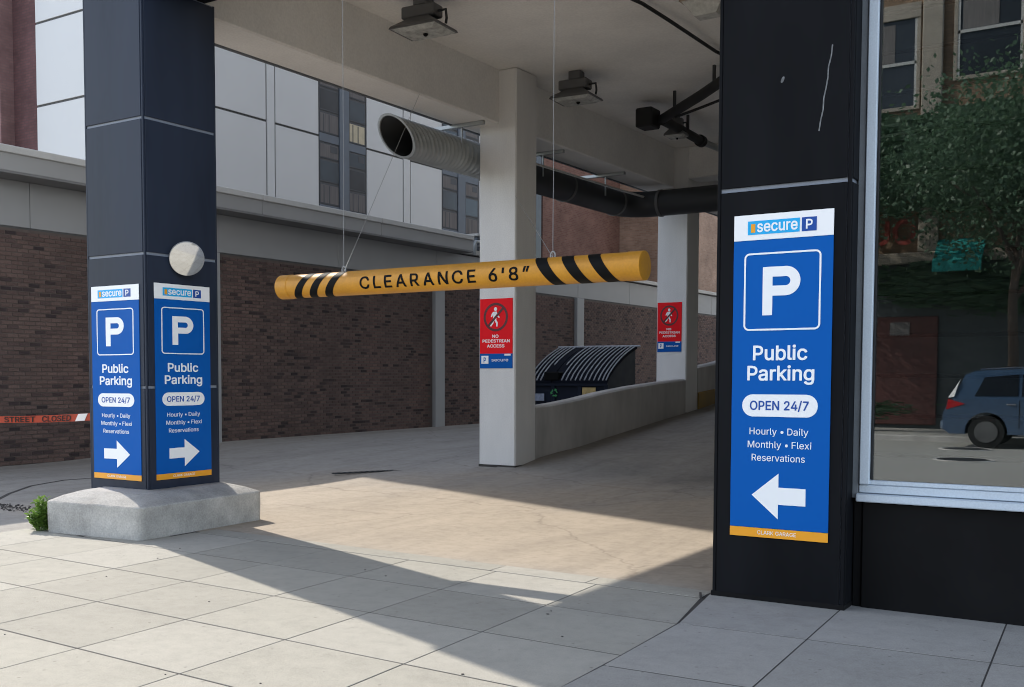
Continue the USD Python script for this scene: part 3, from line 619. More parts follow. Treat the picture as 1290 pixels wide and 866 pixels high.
for c in range(0, 213):
    for r in rows:
        z0 = Z0 + r * SZ + .005; z1 = Z0 + (r + 1) * SZ - .005
        if z1 > 3.76: continue
        y0 = Y0 + (c - .5 * (r % 2)) * SX + .005; y1 = y0 + SX - .010
        y0 = max(y0, Y0 + .001)
        if y1 - y0 < .02 or any(y1 > a and y0 < b for a, b in posts): continue
        v, f = brick(y0, y1, z0, z1, rng.uniform(-.002, .003))
        zl = float(alley_z(y0))
        if singles < 300 and 10.05 < y0 and y1 < 11.6 and z0 > zl + .02:
            obj('brick', (v, f), M['brick'], bw); singles += 1
        else:
            V.append(v); Fc.append(f + nb); nb += 8
obj('brickwork', (np.vstack(V), np.vstack(Fc)), M['brick'], bw, kind='stuff')
for a, b in posts: obj('post', bbox(XW - .1, XW + .09, a, b, -.2, 3.78, .01), M['grey_metal'], bw)
ys = [8.2, 10.8, 14.66, 18.5, 22.3, 26.1, 29.93, 33.7, 37.5, 41.3, 45, 52]
for a, b in zip(ys[:-1], ys[1:]): obj('band_panel', bbox(XW - .1, XW - .01, a + .006, b - .006, 3.80, 4.52, .004), M['grey_metal'], bw)
obj('band_backing', box(XW - .3, XW - .09, 8.2, 52, 3.766, 4.6), M['panel_gap'], bw)
obj('shadow_gap', box(XW - .09, XW - .02, 8.2, 52, 3.766, 3.8), M['panel_gap'], bw)
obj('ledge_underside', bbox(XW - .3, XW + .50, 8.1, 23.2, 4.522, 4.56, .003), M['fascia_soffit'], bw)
for a, b in ((8.1, 11.9), (11.9, 15.6), (15.6, 19.4), (19.4, 23.2)):
    obj('fascia', bbox(XW + .44, XW + .50, a + .003, b - .003, 4.561, 4.825, .004), M['fascia'], bw)
    obj('coping', bbox(XW - .3, XW + .53, a + .002, b - .002, 4.826, 4.94, .01), M['cap'], bw)
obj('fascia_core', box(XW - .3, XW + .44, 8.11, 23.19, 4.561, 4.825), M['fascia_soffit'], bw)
obj('lower_coping', bbox(XW - .32, XW + .07, 23.21, 52, 4.56, 4.68, .01), M['cap'], bw)
# small roof unit by the end of the ledge
ru = thing('roof_unit', 'small blue grey roof ventilation unit with louvres at the end of the fascia', 'roof unit', (-15.35, 24.0, 4.68))
obj('cabinet', bbox(-.5, .05, 0, .95, .0, .36, .02), M['bluegrey'], ru)
for k in range(3): obj('louvre', bbox(.045, .085, .08, .86, .06 + k * .1, .10 + k * .1, .004), M['winframe'], ru)
obj('lid', bbox(-.56, .12, -.08, 1.02, .361, .43, .015), M['cap'], ru)
obj('pipe', tube([(.1, -.2, -.15), (.1, -.2, .1), (.1, -.15, .2), (.1, .02, .22)], .05, 10), M['galv'], ru, smooth=True)

# ---------------------------------------------------------------- buildings beyond the wall
wb = thing('white_building', 'tall white panelled building with dark window strips above the brick wall', 'building')
XB, YB = -20.8, 17.5
obj('rooftop_storey', box(-24.4, XB - .3, YB + .3, 37.2, 20.21, 30), M['panel_white'], wb)
obj('core', box(-24.6, XB - .03, YB + .03, 37.3, 4, 20), M['panel_gap'], wb)
zr = [4.2, 6.2, 8.33, 10.42, 12.5, 14.6, 16.7, 18.8, 20.2]
cols = [17.53, 21.97, 22.31, 24.14, None, 26.35, 28.23, 28.62, 30.43, None, 32.75, 34.55, 34.95, 36.55]
for za, zb in zip(zr[:-1], zr[1:]):
    obj('facade_panel', bbox(-24.59, XB - .012, YB, YB + .05, za + .03, zb - .03, .004), M['panel_white'], wb)
    for a, b in zip(cols[:-1], cols[1:]):
        if a is None or b is None: continue
        narrow = b - a < .5
        if not narrow: obj('facade_panel', bbox(XB - .05, XB, a + .02, b - .02, za + .03, zb - .03, .004), M['panel_white'], wb)
for a, b in ((21.97, 22.31), (28.23, 28.62), (34.55, 34.95)): obj('facade_panel', bbox(XB - .05, XB + .006, a + .025, b - .025, 4.2, 20.2, .004), M['panel_white'], wb)
def window_strip(a, b, seed):
    r = random.Random(seed); m0, m1 = a + (b - a) * .42, a + (b - a) * .62
    obj('mullion', bbox(XB - .05, XB + .01, m0, m1, 4.2, 19.8, .005), M['bluegrey'], wb)
    for (u0, u1) in ((a + .03, m0), (m1, b - .03)):
        for fl in range(-2, 5):
            zf = 8.30 + fl * 2.05 - (0.08 if u0 > a + .5 else 0)
            obj('spandrel', bbox(XB - .06, XB - .012, u0, u1, zf - .10, zf + .14, .004), M['bluegrey'], wb)
            parts = [(zf + .16, zf + .76, 'c'), (zf + .80, zf + 1.44, 'g'), (zf + 1.48, zf + 1.93, 's')]
            for za, zb, kd in parts:
                w = obj('window', bbox(XB - .07, XB - .02, u0 + .01, u1 - .01, za, zb, .004), M['winframe'], wb)
                if kd == 'g': gm = M['glass_dark'] if r.random() < .6 else M['glass_blue']
                elif kd == 'c': gm = M['curtain']
                else: gm = M['curtain'] if r.random() < .6 else M['glass_blue']
                if fl == 0 and u0 > 25 and a < 25 and kd == 'c': gm = M['curtain_cream']
                obj('pane', box(XB - .075, XB - .017, u0 + .05, u1 - .05, za + .04, zb - .04), gm, w)
                if kd == 's': obj('vent', box(XB - .075, XB - .014, u0 + (u1 - u0) * .55, u1 - .08, za + .2, zb - .06), M['winframe'], w)
                if kd == 'c': 
                    for q in range(2): obj('curtain_fold', box(XB - .075, XB - .015, u0 + .18 + .25 * q, u0 + .22 + .25 * q, za + .04, zb - .06), M['winframe'], w)
window_strip(24.14, 26.35, 1); window_strip(30.43, 32.75, 2)
obj('window', box(XB - .05, XB - .01, 36.6, 37.28, 4.2, 20), M['glass_dark'], wb)

bt = thing('maroon_brick_building', 'maroon brick building at the top left edge, beside the white panels', 'building')
obj('wall', box(-25.62, -24.62, YB + .05, 26, 4, 12.2), M['tower_brick'], bt)
obj('pier', box(-34, -25.63, YB - .35, 26, 0, 12.2), M['tower_brick_pale'], bt)
obj('parapet_cap', bbox(-34.1, -25.55, YB - .45, 26, 12.21, 12.4, .01), M['stone_trim'], bt)
bt2 = thing('rust_brick_building', 'rust coloured brick building behind the dumpster and the white columns', 'building')
obj('wall', box(-32, XB + .02, 37.35, 44.3, 3, 15), M['rust_brick'], bt2)
obj('wing', box(-32, -18.4, 44.32, 52, 0, 15), M['tan_brick'], bt2)
fb = thing('far_grey_building', 'distant pale grey building with stacked windows, seen past the far white column', 'building')
obj('wall', box(-30, -12, 64, 74, 0, 16), M['panel_white'], fb)
for k in range(7):
    for x in (-27.5, -25.4, -23.05, -20.6, -18.2):
        z = 4.4 + k * 1.45
        f = obj('window', bbox(x, x + .9, 63.94, 64.01, z, z + 1.15, .01), M['winframe'], fb); obj('pane', box(x + .1, x + .8, 63.92, 64, z + .1, z + 1.05), [M['glass_dark'], M['curtain'], M['panel_white']][k % 3], f)
    obj('string_course', bbox(-30, -12, 63.95, 64.0, 4.1 + k * 1.45, 4.17 + k * 1.45, .005), M['grey_metal'], fb)

# ---------------------------------------------------------------- ventilation duct
du = thing('ventilation_duct', 'round ribbed ventilation duct with a cut open end under the edge beam', 'duct')
DX, DZ, DR = -8.93, 4.68, .24
def corr(pts_fn, n, r, every):
    pts = [pts_fn(i / (n - 1)) for i in range(n)]
    rad = [r + (.018 if i % every == 0 else .006 if i % every in (1, every - 1) else 0) for i in range(n)]
    return pts, rad
pts, rad = corr(lambda t: (DX, 11.75 + t * 3.0, DZ), 181, DR, 7)
def oblique(m):
    v = m.vertices.copy(); k = np.clip((13.4 - v[:, 1]) / 1.6, 0, 1.05); v[:, 1] += k * (DZ + DR - v[:, 2]) / (2 * DR) * .42; m.vertices = v; return m
obj('ribbed_length', oblique(tube(pts, rad, 40, False)), M['galv'], du, smooth=40)
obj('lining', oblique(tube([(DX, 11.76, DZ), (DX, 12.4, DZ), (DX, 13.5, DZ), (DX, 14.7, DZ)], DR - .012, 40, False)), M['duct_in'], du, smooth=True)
obj('end_collar', oblique(tube([(DX, 11.74, DZ), (DX, 11.745, DZ), (DX, 11.795, DZ), (DX, 11.80, DZ)], [DR - .006, DR + .022, DR + .022, DR], 40, False)), M['galv'], du, smooth=30)
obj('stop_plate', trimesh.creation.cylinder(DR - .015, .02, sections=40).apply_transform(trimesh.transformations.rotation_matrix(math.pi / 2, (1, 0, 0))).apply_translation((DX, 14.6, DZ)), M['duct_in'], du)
path = [(DX, 14.75, DZ), (DX, 16, DZ), (DX, 17.5, DZ), (DX, 18.85, DZ)] + [(DX + .55 * (1 - math.cos(a)), 18.85 + .55 * math.sin(a), DZ) for a in np.linspace(.2, math.pi / 2, 8)] + [(-8.0, 19.4, DZ), (-7, 19.4, DZ), (-4.5, 19.4, DZ), (-1.1, 19.4, DZ)]
obj('plain_length', tube(path, DR, 32, True), M['darkmetal'], du, smooth=40)
for y in (14.72, 16.8, 18.8): obj('joint_band', tube([(DX, y - .03, DZ), (DX, y - .028, DZ), (DX, y + .028, DZ), (DX, y + .03, DZ)], [DR, DR + .014, DR + .014, DR], 32, False), M['lampbox'], du, smooth=30)
for x in (-8.25, -6.2): obj('joint_band', tube([(x - .03, 19.4, DZ), (x - .028, 19.4, DZ), (x + .028, 19.4, DZ), (x + .03, 19.4, DZ)], [DR, DR + .014, DR + .014, DR], 32, False), M['lampbox'], du, smooth=30)
for y in (13.2, 15.6, 17.9): 
    obj('hanger', [bbox(-9.4, -8.3, y - .03, y + .03, BZ - .055, BZ - .001, .005)] + [bbox(x - .012, x + .012, y - .012, y + .012, DZ - .02, BZ - .056, .003) for x in (DX - .25, DX + .25)], M['galv'], du)
cd = tube([(-8.5, 14.2, 4.74), (-8.5, 16, 4.76), (-8.52, 18, 4.78), (-8.5, 20.0, 4.8)], .02, 8)
tag(obj('conduit', cd, M['cap'], smooth=True), 'thin pale conduit running along under the edge beam beside the duct', 'conduit')

# ---------------------------------------------------------------- lamps, cable, drain pipe on the soffit
def lamp(label, loc, rotz):
    t = thing('ceiling_lamp', label, 'lamp', loc, rotz, 'square ceiling lamps along the driveway')
    obj('mount', bbox(-.09, .09, -.09, .09, -.12, 0, .01), M['lampbox'], t)
    obj('ballast_box', bbox(-.24, .20, -.11, .11, -.26, -.121, .015), M['lampbox'], t)
    v = []
    for s, z in ((.13, -.261), (.30, -.37), (.315, -.40)): v += [(sx * s, sy * s * .82, z) for sx, sy in ((-1, -1), (1, -1), (1, 1), (-1, 1))]
    obj('reflector', trimesh.convex.convex_hull(np.array(v)), M['lampbox'], t)
    lens = obj('lens', trimesh.convex.convex_hull(np.array([(sx * s, sy * s * .82, z) for s, z in ((.29, -.401), (.22, -.435)) for sx, sy in ((-1, -1), (1, -1), (1, 1), (-1, 1))])), M['lens'], t)
    obj('bulb', trimesh.creation.icosphere(2, .03).apply_translation((.03, 0, -.437)), M['black'], lens)
    obj('hinge_arm', tube([(.2, .0, -.2), (.30, .0, -.2), (.31, 0, -.30), (.30, .0, -.36)], .016, 8), M['darkmetal'], t)
    return t
L1 = lamp('square ceiling lamp at the top of the picture, nearest the tall dark pillar', (-7.37, 10.40, CZ - .003), 4)
dup(L1, (-7.36, 14.2, CZ - .003), 4, 'square ceiling lamp just right of the head of the nearest white column')
dup(L1, (-7.08, 17.25, CZ - .003), 4, 'smaller dark ceiling lamp under the drain pipe, before the far white column', None, (.55, .55, 1.0))
l4 = thing('floodlight', 'beige floodlight on the soffit at the upper edge beside the black pillar', 'lamp', (-4.22, 11.1, CZ - .003))
obj('arm', tube([(0, 0, 0), (0, 0, -.2), (.03, -.02, -.32)], .018, 8), M['darkmetal'], l4)
obj('housing', trimesh.convex.convex_hull(np.array([(sx * s, sy * s * .75, z) for s, z in ((.12, -.30), (.24, -.42), (.25, -.47)) for sx, sy in ((-1, -1), (1, -1), (1, 1), (-1, 1))])), M['beige'], l4)
obj('lens', trimesh.convex.convex_hull(np.array([(sx * s, sy * s * .75, z) for s, z in ((.23, -.471), (.12, -.62)) for sx, sy in ((-1, -1), (1, -1), (1, 1), (-1, 1))])), M['lens'], l4)
cb = [(-5.6, 10.2, CZ - .03), (-5.45, 11.2, CZ - .05), (-5.32, 11.9, CZ - .06), (-5.25, 12.5, CZ - .10), (-5.24, 13.3, CZ - .10), (-5.28, 14.2, CZ - .06), (-5.2, 15.2, CZ - .03)]
tag(obj('ceiling_cable', tube(cb, .022, 8), M['rubber'], smooth=True), 'loose black cable looping along the soffit at the top right', 'cable')
dp = thing('drain_pipe', 'black jointed drain pipe with branches hung under the soffit near the black pillar', 'pipe')
obj('pipe', tube([(-5.0, 14.35, 5.52), (-5.9, 15.3, 5.50), (-6.95, 16.37, 5.5), (-7.2, 16.6, 5.5)], .075, 14), M['rubber'], dp, smooth=30)
obj('flange', bbox(-7.3, -7.02, 16.1, 16.45, 5.36, 5.66, .02), M['rubber'], dp)
obj('branch', tube([(-6.95, 16.37, 5.48), (-7.0, 17.2, 5.5), (-7.05, 18.3, 5.5)], .075, 14), M['rubber'], dp, smooth=30)
obj('coupling', tube([(-7.045, 18.2, 5.5), (-7.05, 18.34, 5.5)], .10, 14), M['rubber'], dp, smooth=30)
obj('grey_run', tube([(-7.05, 18.34, 5.5), (-7.0, 19.3, 5.5), (-6.9, 20.0, 5.5)], .055, 12), M['galv'], dp, smooth=30)
obj('side_pipe', tube([(-6.6, 16.05, 5.42), (-6.0, 15.6, 5.40), (-5.5, 15.4, 5.45)], .022, 8), M['rubber'], dp, smooth=True)
for x, y in ((-5.6, 15.0), (-6.6, 16.0), (-7.02, 17.6)): obj('hanger_strap', bbox(x - .02, x + .02, y - .02, y + .02, 5.5, CZ, .003), M['darkmetal'], dp)
hw = tube([(-6.75, 19.35, 5.8), (-6.75, 19.38, 5.3), (-6.75, 19.4, 4.9)], .016, 8)
tag(obj('duct_hanger_rod', hw, M['darkmetal']), 'vertical dark rod dropping from the soffit to the dark duct', 'rod')

# ---------------------------------------------------------------- dumpster
dm = thing('dumpster', 'navy dumpster with a curved ribbed lid behind the low ramp wall', 'dumpster', (-11.05, 21.0, float(alley_z(21))))
W = .95
def lidz(t): return 1.16 + .76 * (t ** .78) + .05 * math.sin(math.pi * t)
prof = Polygon([(0, .0), (1.42, .0)] + [(-.07 + 1.5 * t, lidz(t) - .052) for t in np.linspace(.98, .08, 12)] + [(0, 1.10)])
def side_extr(poly, x0, x1):       # polygon in (y, z) swept along x
    m = extr(poly, x1 - x0); v = m.vertices; m.vertices = np.stack([x0 + v[:, 2], v[:, 0], v[:, 1]], 1); m.fix_normals(); return m
obj('body', side_extr(prof, -W, W), M['navy_steel'], dm)
def lidz(t): return 1.16 + .76 * (t ** .78) + .05 * math.sin(math.pi * t)
ts = np.linspace(0, 1, 14)
lp = Polygon([(-.07 + 1.5 * t, lidz(t)) for t in ts] + [(-.07 + 1.5 * t, lidz(t) - .05) for t in ts[::-1]])
obj('lid', side_extr(lp, -W - .03, -.36), M['lid'], dm, smooth=25); obj('lid', side_extr(lp, -.34, W + .03), M['lid'], dm, smooth=25)
xsr = [-.93, -.83, -.73, -.63, -.53, -.22, -.11, 0, .11, .22, .33, .44, .55, .66, .77, .87, .95]
for i, x in enumerate(xsr):
    t0 = .30 if i in (4, 5) else 0.0
    rp = [(x, -.07 + 1.5 * t, lidz(t) + .018) for t in np.linspace(t0, .97, 12)]
    obj('lid_rib', tube(rp, .016, 6), M['rib'], dm, smooth=40)
obj('lid_gap', bbox(-.55, -.18, -.08, .22, 1.17, 1.36, .02), M['black'], dm)
obj('hinge_bar', tube([(-W - .05, 1.44, 1.93), (0, 1.44, 1.93), (W + .1, 1.44, 1.93)], .025, 8), M['rib'], dm)
for x in (-W, -.35, .3, W - .03): obj('stiffener', bbox(x - .03, x + .06, -.05, 0.0, .12, 1.08, .008), M['navy_steel'], dm)
obj('lip', bbox(-W - .02, W + .02, -.06, .02, 1.05, 1.12, .01), M['navy_steel'], dm)
obj('fork_pocket', bbox(W, W + .12, .3, 1.1, .55, .75, .01), M['navy_steel'], dm); obj('fork_pocket', bbox(-W - .12, -W, .3, 1.1, .55, .75, .01), M['navy_steel'], dm)
tri = unary_union([affinity.rotate(Polygon([(-.05, -.075), (.03, -.075), (.03, -.10), (.075, -.06), (.03, -.02), (.03, -.045), (-.03, -.045)]), a, origin=(0, 0)) for a in (0, 120, 240)])
obj('recycling_mark', upright(extr(tri, .003)).apply_translation((-.30, -.051, .90)), M['green_print'], dm)
obj('sticker', box(.38, .70, -.055, -.05, .83, 1.02), M['label_tan'], dm); obj('sticker', box(-.9, -.55, -.055, -.05, .72, .88), M['label_pale'], dm)

# ---------------------------------------------------------------- shop front on the right
sh = thing('shop_front', 'aluminium framed shop window over a black base panel at the right edge', 'shop front')
X0, X1, YW = -1.655, 6.0, 6.93
obj('base_panel', bbox(X0 + .05, X1, YW, YW + .2, -.02, .668, .006), M['black_plinth'], sh)
obj('base_return', bbox(X0 - .005, X0 + .045, YW + .02, YW + .2, -.02, .69, .004), M['black_plinth'], sh)
obj('sill', bbox(X0 + .02, X1, YW - .05, YW + .12, .672, .722, .006), M['alu'], sh)
obj('frame_rail', bbox(X0 + .03, X1, YW - .012, YW + .06, .726, .775, .004), M['alu'], sh)
obj('frame_rail', bbox(X0 + .075, X1, YW - .004, YW + .05, .777, .805, .004), M['alu'], sh)
obj('channel', bbox(X0 - .012, X0 + .026, YW - .01, YW + .1, .69, 5.05, .004), M['alu_grey'], sh)
obj('frame_stile', bbox(X0 + .034, X0 + .092, YW - .03, YW + .06, .778, 5.05, .005), M['alu'], sh)
obj('gasket', bbox(X0 + .093, X0 + .105, YW - .006, YW + .04, .81, 5.05, .002), M['rubber'], sh)
obj('frame_stile', bbox(2.2, 2.28, YW - .02, YW + .06, .807, 5.05, .005), M['alu'], sh)
obj('pane', box(X0 + .106, 2.2, YW + .012, YW + .022, .806, 5.05), M['pane'], sh)
obj('pane', box(2.28, X1, YW + .012, YW + .022, .806, 5.05), M['pane'], sh)
obj('backing', box(X0 + .05, X1, YW + .24, YW + .3, .68, 5.05), M['black'], sh)
for k in range(18):
    z = .70 + k * .247
    obj('board', bbox(X0 + .06, X1, YW + .2, YW + .238, z + .012, z + .236, .004), M['board'], sh)
obj('head', bbox(X0 + .02, X1, YW - .02, YW + .3, 5.051, 5.2, .01), M['clad_black'], sh)

# ---------------------------------------------------------------- barrier tape
tp = thing('barrier_tape', 'orange barrier tape reading street closed, tied to the dark pillar at the left', 'tape', (-8.8, 7.1, 0))
def tape_pt(s, v):      # s metres from the pillar to the left, v across the tape
    x = -s; y = .10 * s + .02 * math.sin(2 * s); z = 1.045 + .00 - .068 * s + .0095 * s * s
    tw = .10 * math.sin(1.4 * s + .5)
    return (x, y + v * tw, z + v)
def ribbon(s0, s1, v0, v1, n, off=0.0, slant=0.0):
    v, f = [], []
    for i in range(n + 1):
        s = s0 + (s1 - s0) * i / n
        for k, vv in enumerate((v0, v1)):
            p = tape_pt(s + slant * (k - .5), vv); v.append((p[0], p[1] - off, p[2]))
    for i in range(n): f += [(2 * i, 2 * i + 1, 2 * i + 3), (2 * i, 2 * i + 3, 2 * i + 2)]
    return trimesh.Trimesh(v, f, process=False)
obj('ribbon', ribbon(0.0, 6.5, -.038, .038, 90), M['tape'], tp, smooth=True)
obj('stripe', ribbon(.56, .74, -.037, .037, 6, .003, -.05), M['tape_white'], tp, smooth=True)
def tape_text(s_, sr, sl):
    m = meshkit.text_mesh(s_, .057, .0004, True); b = m.bounds; m.apply_translation((-b[0][0], -.0285, 0)); m.apply_scale(((sl - sr) / (b[1][0] - b[0][0]), 1, 1))
    m = m.subdivide_to_size(.05); v = m.vertices
    m.vertices = np.array([(lambda p: (p[0], p[1] - .004 - z, p[2]))(tape_pt(sl - x, y)) for x, y, z in v]); return m
obj('lettering', tape_text('STREET', 1.53, 2.16), M['black'], tp); obj('lettering', tape_text('CLOSED', .85, 1.40), M['black'], tp)
obj('lettering', tape_text('STREET', 3.4, 4.05), M['black'], tp); obj('lettering', tape_text('CLOSED', 2.7, 3.27), M['black'], tp)
obj('knot', bbox(-.02, .03, -.02, .04, 1.0, 1.09, .012), M['tape'], tp)

# ---------------------------------------------------------------- weed by the plinth
wd = thing('weed', 'bright green leafy weed growing at the left foot of the concrete plinth', 'plant', (-8.77, 6.20, 0))
stems, LV, LF, n = [], [], [], 0
for k in range(26):
    a, r = rng.uniform(0, 6.28), rng.uniform(.03, .15); h = rng.uniform(.12, .31)
    p0 = np.array([.05 * math.cos(a), .05 * math.sin(a), 0]); p1 = np.array([r * math.cos(a), r * math.sin(a), h]); pm = (p0 + p1) / 2 + np.array([0, 0, h * .15])
    stems.append(tube([p0, pm, p1], [.004, .003, .002], 5))
    for q in range(26):
        t = rng.uniform(.08, 1.0); c = p0 * (1 - t) ** 2 + 2 * pm * t * (1 - t) + p1 * t * t + np.array([rng.uniform(-.02, .02) for _ in range(3)])
        d = np.array([rng.uniform(-1, 1), rng.uniform(-1, 1), rng.uniform(-.2, .9)]); d /= np.linalg.norm(d); s = np.cross(d, [rng.uniform(-.3, .3), rng.uniform(-.3, .3), 1]); s /= np.linalg.norm(s); L = rng.uniform(.035, .07)
        up = np.cross(s, d) * .006
        LV += [c, c + d * L * .5 + s * L * .34 + up, c + d * L, c + d * L * .5 - s * L * .34 + up]; LF += [(n, n + 1, n + 2), (n, n + 2, n + 3)]; n += 4
obj('stems', stems, M['stem'], wd)
obj('foliage', (np.array(LV), np.array(LF)), M['leaf'], wd, kind='stuff')

# ---------------------------------------------------------------- across the street (seen in the shop glass)
br = thing('brownstone_building', 'brown stone town house across the street, mirrored in the shop window', 'building')
YS = -17.4
obj('wall', box(-16, 8, YS - 6, YS, -.2, 16), M['brownstone'], br)
for (x, z) in ((-7.6, 8.6), (-5.1, 9.2), (-1.6, 9.2), (1.6, 9.2), (-12, 8.6)):
    w = obj('window', [bbox(x - .1, x + 1.6, YS - .02, YS + .06, z - .1, z, .01), bbox(x - .1, x, YS - .02, YS + .06, z + .001, z + 2.3, .01), bbox(x + 1.5, x + 1.6, YS - .02, YS + .06, z + .001, z + 2.3, .01), bbox(x - .1, x + 1.6, YS - .02, YS + .08, z + 2.301, z + 2.7, .01)], M['stone_trim'], br)
    obj('pane', box(x, x + 1.5, YS + .005, YS + .02, z, z + 2.3), M['glass_dark'], w); obj('sash', [box(x, x + 1.5, YS + .021, YS + .05, z + 1.1, z + 1.18), box(x, x + .05, YS + .021, YS + .05, z, z + 2.3), box(x + 1.45, x + 1.5, YS + .021, YS + .05, z, z + 2.3)], M['cap'], w)
    obj('blind', box(x + .1, x + .95, YS + .021, YS + .03, z + 1.2, z + 2.2), M['curtain'], w)
obj('cornice', bbox(-16, 8, YS, YS + .25, 4.4, 4.7, .03), M['stone_trim'], br)
for x in (-5.95, -2.9, 3.4): obj('pilaster', bbox(x, x + .5, YS, YS + .14, 4.71, 15.9, .02), M['stone_trim'], br)
obj('ground_floor', box(-16, 8, YS + .001, YS + .06, 0, 4.4), M['board'], br)
obj('door', bbox(-7.3, -5.4, YS + .061, YS + .12, .1, 3.0, .02), M['door_red'], br)
obj('notice', box(-6.6, -6.1, YS + .121, YS + .14, 2.5, 2.85), M['curtain'], br); obj('notice', box(-5.75, -5.5, YS + .061, YS + .09, 2.25, 2.6), M['curtain'], br)
lt = meshkit.text_mesh('OU', .62, .05, True); b = lt.bounds; lt.apply_translation((-b[0][0], 0, 0)); vv = lt.vertices.copy(); lt.vertices = np.stack([-vv[:, 0] - 6.0, YS + .07 + vv[:, 2], 4.95 + vv[:, 1]], 1); lt.fix_normals()
tag(obj('red_shop_letters', lt, M['red_letters']), 'blurred red letters over a shop door across the street', 'sign')
aw = side_extr(Polygon([(0, 0), (.8, -.65), (.8, -.9), (0.75, -.9), (.75, -.7), (0, -.08)]), 0, 1.15); aw.apply_translation((-5.45, YS + .08, 5.0))
tag(obj('awning', aw, M['teal']), 'teal canvas awning across the street, mirrored in the shop window', 'awning')
def leaves(n, centre, rad, size, seed, squash=.7):
    r = np.random.default_rng(seed)
    cl = r.normal(size=(max(6, n // 90), 3)); cl /= np.linalg.norm(cl, axis=1, keepdims=True); cl *= r.random((len(cl), 1)) ** .4 * rad; cl[:, 2] *= squash
    c = cl[r.integers(0, len(cl), n)] + r.normal(size=(n, 3)) * rad * .16 + np.array(centre)
    d = r.normal(size=(n, 3)); d /= np.linalg.norm(d, axis=1, keepdims=True); s = np.cross(d, r.normal(size=(n, 3))); s /= np.linalg.norm(s, axis=1, keepdims=True); L = size * r.uniform(.7, 1.3, (n, 1))
    v = np.stack([c, c + d * L * .5 + s * L * .3, c + d * L, c + d * L * .5 - s * L * .3], 1).reshape(-1, 3)
    k = np.arange(n)[:, None] * 4
    return v, np.vstack([k + [0, 1, 2], k + [0, 2, 3]])
for x, h, sd, lab in ((-9.0, 5.7, 3, 'leafy street tree across the road beside the red door, mirrored in the shop window'), (-3.3, 5.8, 4, 'leafy street tree across the road behind the blue car, mirrored in the shop window'), (2.2, 6.0, 9, 'leafy street tree across the road beyond the blue car')):
    t = thing('street_tree', lab, 'tree', (x, -14.6, 0), group='street trees across the road')
    obj('trunk', tube([(0, 0, -.1), (.03, .02, 1.4), (-.04, .0, 3.2), (.1, .05, 5.0), (.0, 0, 6.4)], [.15, .12, .10, .07, .03], 10), M['bark'], t, smooth=True)
    for q in range(6):
        a = q * 1.05; obj('limb', tube([(0, 0, 3.2 + .35 * q), (.7 * math.cos(a), .7 * math.sin(a), 4.2 + .4 * q), (1.5 * math.cos(a), 1.5 * math.sin(a), 4.9 + .4 * q)], [.06, .04, .015], 7), M['bark'], t)
    obj('crown', leaves(15000, (0, 0, h + .6), 2.9, .13, sd, .62), M['treeleaf'], t, kind='stuff')
iv, fv = leaves(5000, (0, 0, 0), 1.0, .2, 21); iv = iv * np.array([5.2, .3, 1.5]) + np.array([-4, YS + .35, 7.0])
iv2, fv2 = leaves(2600, (0, 0, 0), 1.0, .2, 23); iv2 = iv2 * np.array([2.8, .25, .8]) + np.array([-4.4, YS + .4, 3.7]); fv = np.vstack([fv, fv2 + len(iv)]); iv = np.vstack([iv, iv2])
tag(obj('ivy', (iv, fv), M['ivy']), 'dense green ivy hanging below the upper windows across the street', 'ivy', kind='stuff')
hv, hf = leaves(2500, (0, 0, 0), 1.0, .12, 22); hv = hv * np.array([3.0, .5, .45]) + np.array([-8.6, -15.6, .45])
tag(obj('hedge', (hv, hf), M['ivy']), 'low dark hedge in front of the brown house across the street', 'hedge', kind='stuff')

# blue car parked across the street
car = thing('parked_car', 'blue sport utility car parked across the street, mirrored in the shop window', 'car', (-4.3, -12.6, -.13))
LB, HW = 4.6, .9
low = Polygon([(.02, .40), (.0, .72), (.10, .98), (.20, 1.05), (3.35, 1.02), (4.15, .95), (4.50, .80), (4.6, .55), (4.55, .32), (.15, .30)])
for cx in (.86, 3.62): low = low.difference(Point(cx, .36).buffer(.41, quad_segs=10))
top = Polygon([(.18, 1.04), (.42, 1.58), (.62, 1.66), (1.6, 1.70), (2.35, 1.64), (3.38, 1.02)])
def car_extr(poly, hw, taper=0.0, y_in=0.0):
    m = extr(poly, 2 * hw); v = m.vertices
    x, z, w = v[:, 0], v[:, 1], v[:, 2] - hw
    k = 1 - taper * np.clip((z - 1.0) / .7, 0, 1)
    m.vertices = np.stack([x, w * k, z], 1); m.fix_normals(); return m
obj('body', car_extr(low, HW), M['suv'], car, smooth=25); obj('cabin', car_extr(top, HW - .02, .20), M['suv'], car, smooth=25)
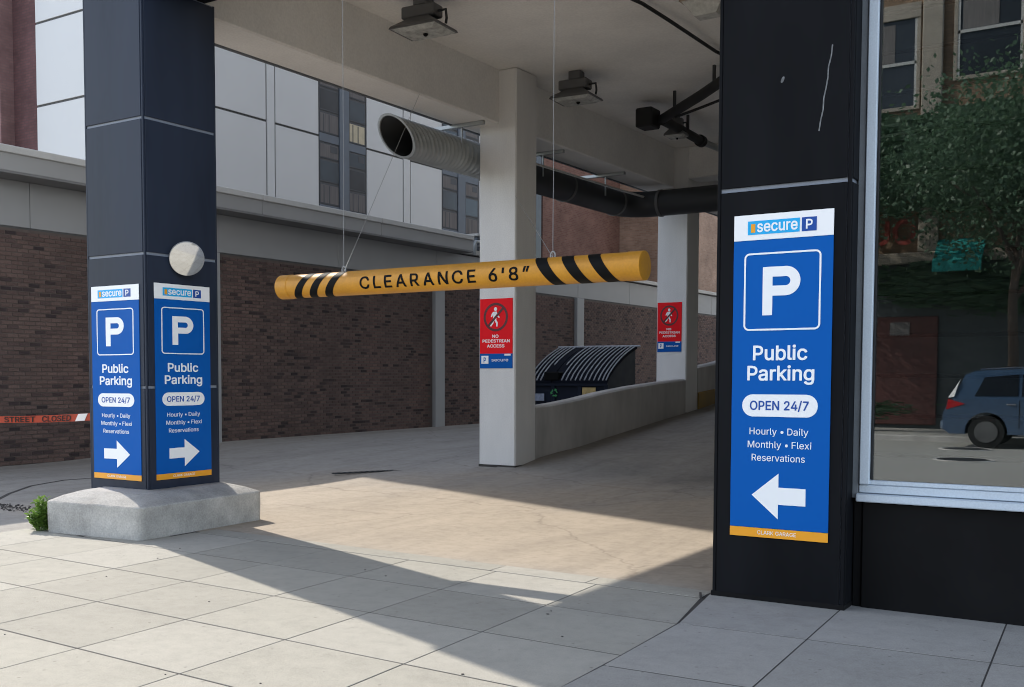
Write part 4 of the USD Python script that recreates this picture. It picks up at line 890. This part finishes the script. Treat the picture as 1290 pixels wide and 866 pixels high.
for sy in (1, -1):
    for poly in (Polygon([(.62, 1.12), (.80, 1.52), (1.45, 1.58), (1.45, 1.12)]), Polygon([(1.52, 1.12), (1.52, 1.58), (2.28, 1.55), (2.95, 1.12)])):
        m = extr(poly, .012); v = m.vertices; k = 1 - .20 * np.clip((v[:, 1] - 1.0) / .7, 0, 1)
        m.vertices = np.stack([v[:, 0], sy * ((HW - .02) * k + .002 + v[:, 2]), v[:, 1]], 1); m.fix_normals(); obj('side_window', m, M['car_glass'], car)
    for cx in (.86, 3.62):
        w = obj('wheel', trimesh.creation.cylinder(.35, .22, sections=36).apply_transform(trimesh.transformations.rotation_matrix(math.pi / 2, (1, 0, 0))).apply_translation((cx, sy * .77, .35)), M['tyre'], car, smooth=40)
        obj('rim', trimesh.creation.cylinder(.23, .03, sections=24).apply_transform(trimesh.transformations.rotation_matrix(math.pi / 2, (1, 0, 0))).apply_translation((cx, sy * .88, .35)), M['lampbox'], w)
    obj('tail_light', trimesh.convex.convex_hull(np.array([(.06, sy * .905, .82), (.02, sy * .6, .82), (.45, sy * .912, .95), (.12, sy * .91, 1.05), (.06, sy * .62, 1.05)])), M['tail'], car)
    obj('clear_lamp', trimesh.convex.convex_hull(np.array([(.13, sy * .70, 1.08), (.10, sy * .86, 1.08), (.33, sy * .76, 1.48), (.30, sy * .84, 1.40), (.22, sy * .88, 1.10)])), M['sign_white'], car)
    for dx in (1.48, 2.42): obj('door_seam', box(dx, dx + .015, min(sy * .895, sy * .904), max(sy * .895, sy * .904), .45, 1.03), M['black'], car)
    obj('mirror', bbox(2.85, 3.05, min(sy * .9, sy * 1.08), max(sy * .9, sy * 1.08), 1.05, 1.20, .03), M['suv'], car)
    obj('door_handle', bbox(1.25, 1.42, min(sy * .9, sy * .925), max(sy * .9, sy * .925), .93, .96, .006), M['chrome'], car)
obj('rear_window', trimesh.convex.convex_hull(np.array([(.22, y, 1.10) for y in (-.72, .72)] + [(.385, y, 1.52) for y in (-.62, .62)] + [(.24, y, 1.10) for y in (-.72, .72)])), M['car_glass'], car)
obj('bumper', bbox(-.05, .2, -.88, .88, .38, .62, .06), M['suv'], car); obj('bumper_trim', bbox(-.06, .1, -.75, .75, .40, .46, .01), M['chrome'], car)
obj('roof_rail', [tube([(.7, s * .66, 1.70), (1.5, s * .65, 1.74), (2.2, s * .66, 1.70)], .018, 8) for s in (-1, 1)], M['chrome'], car)
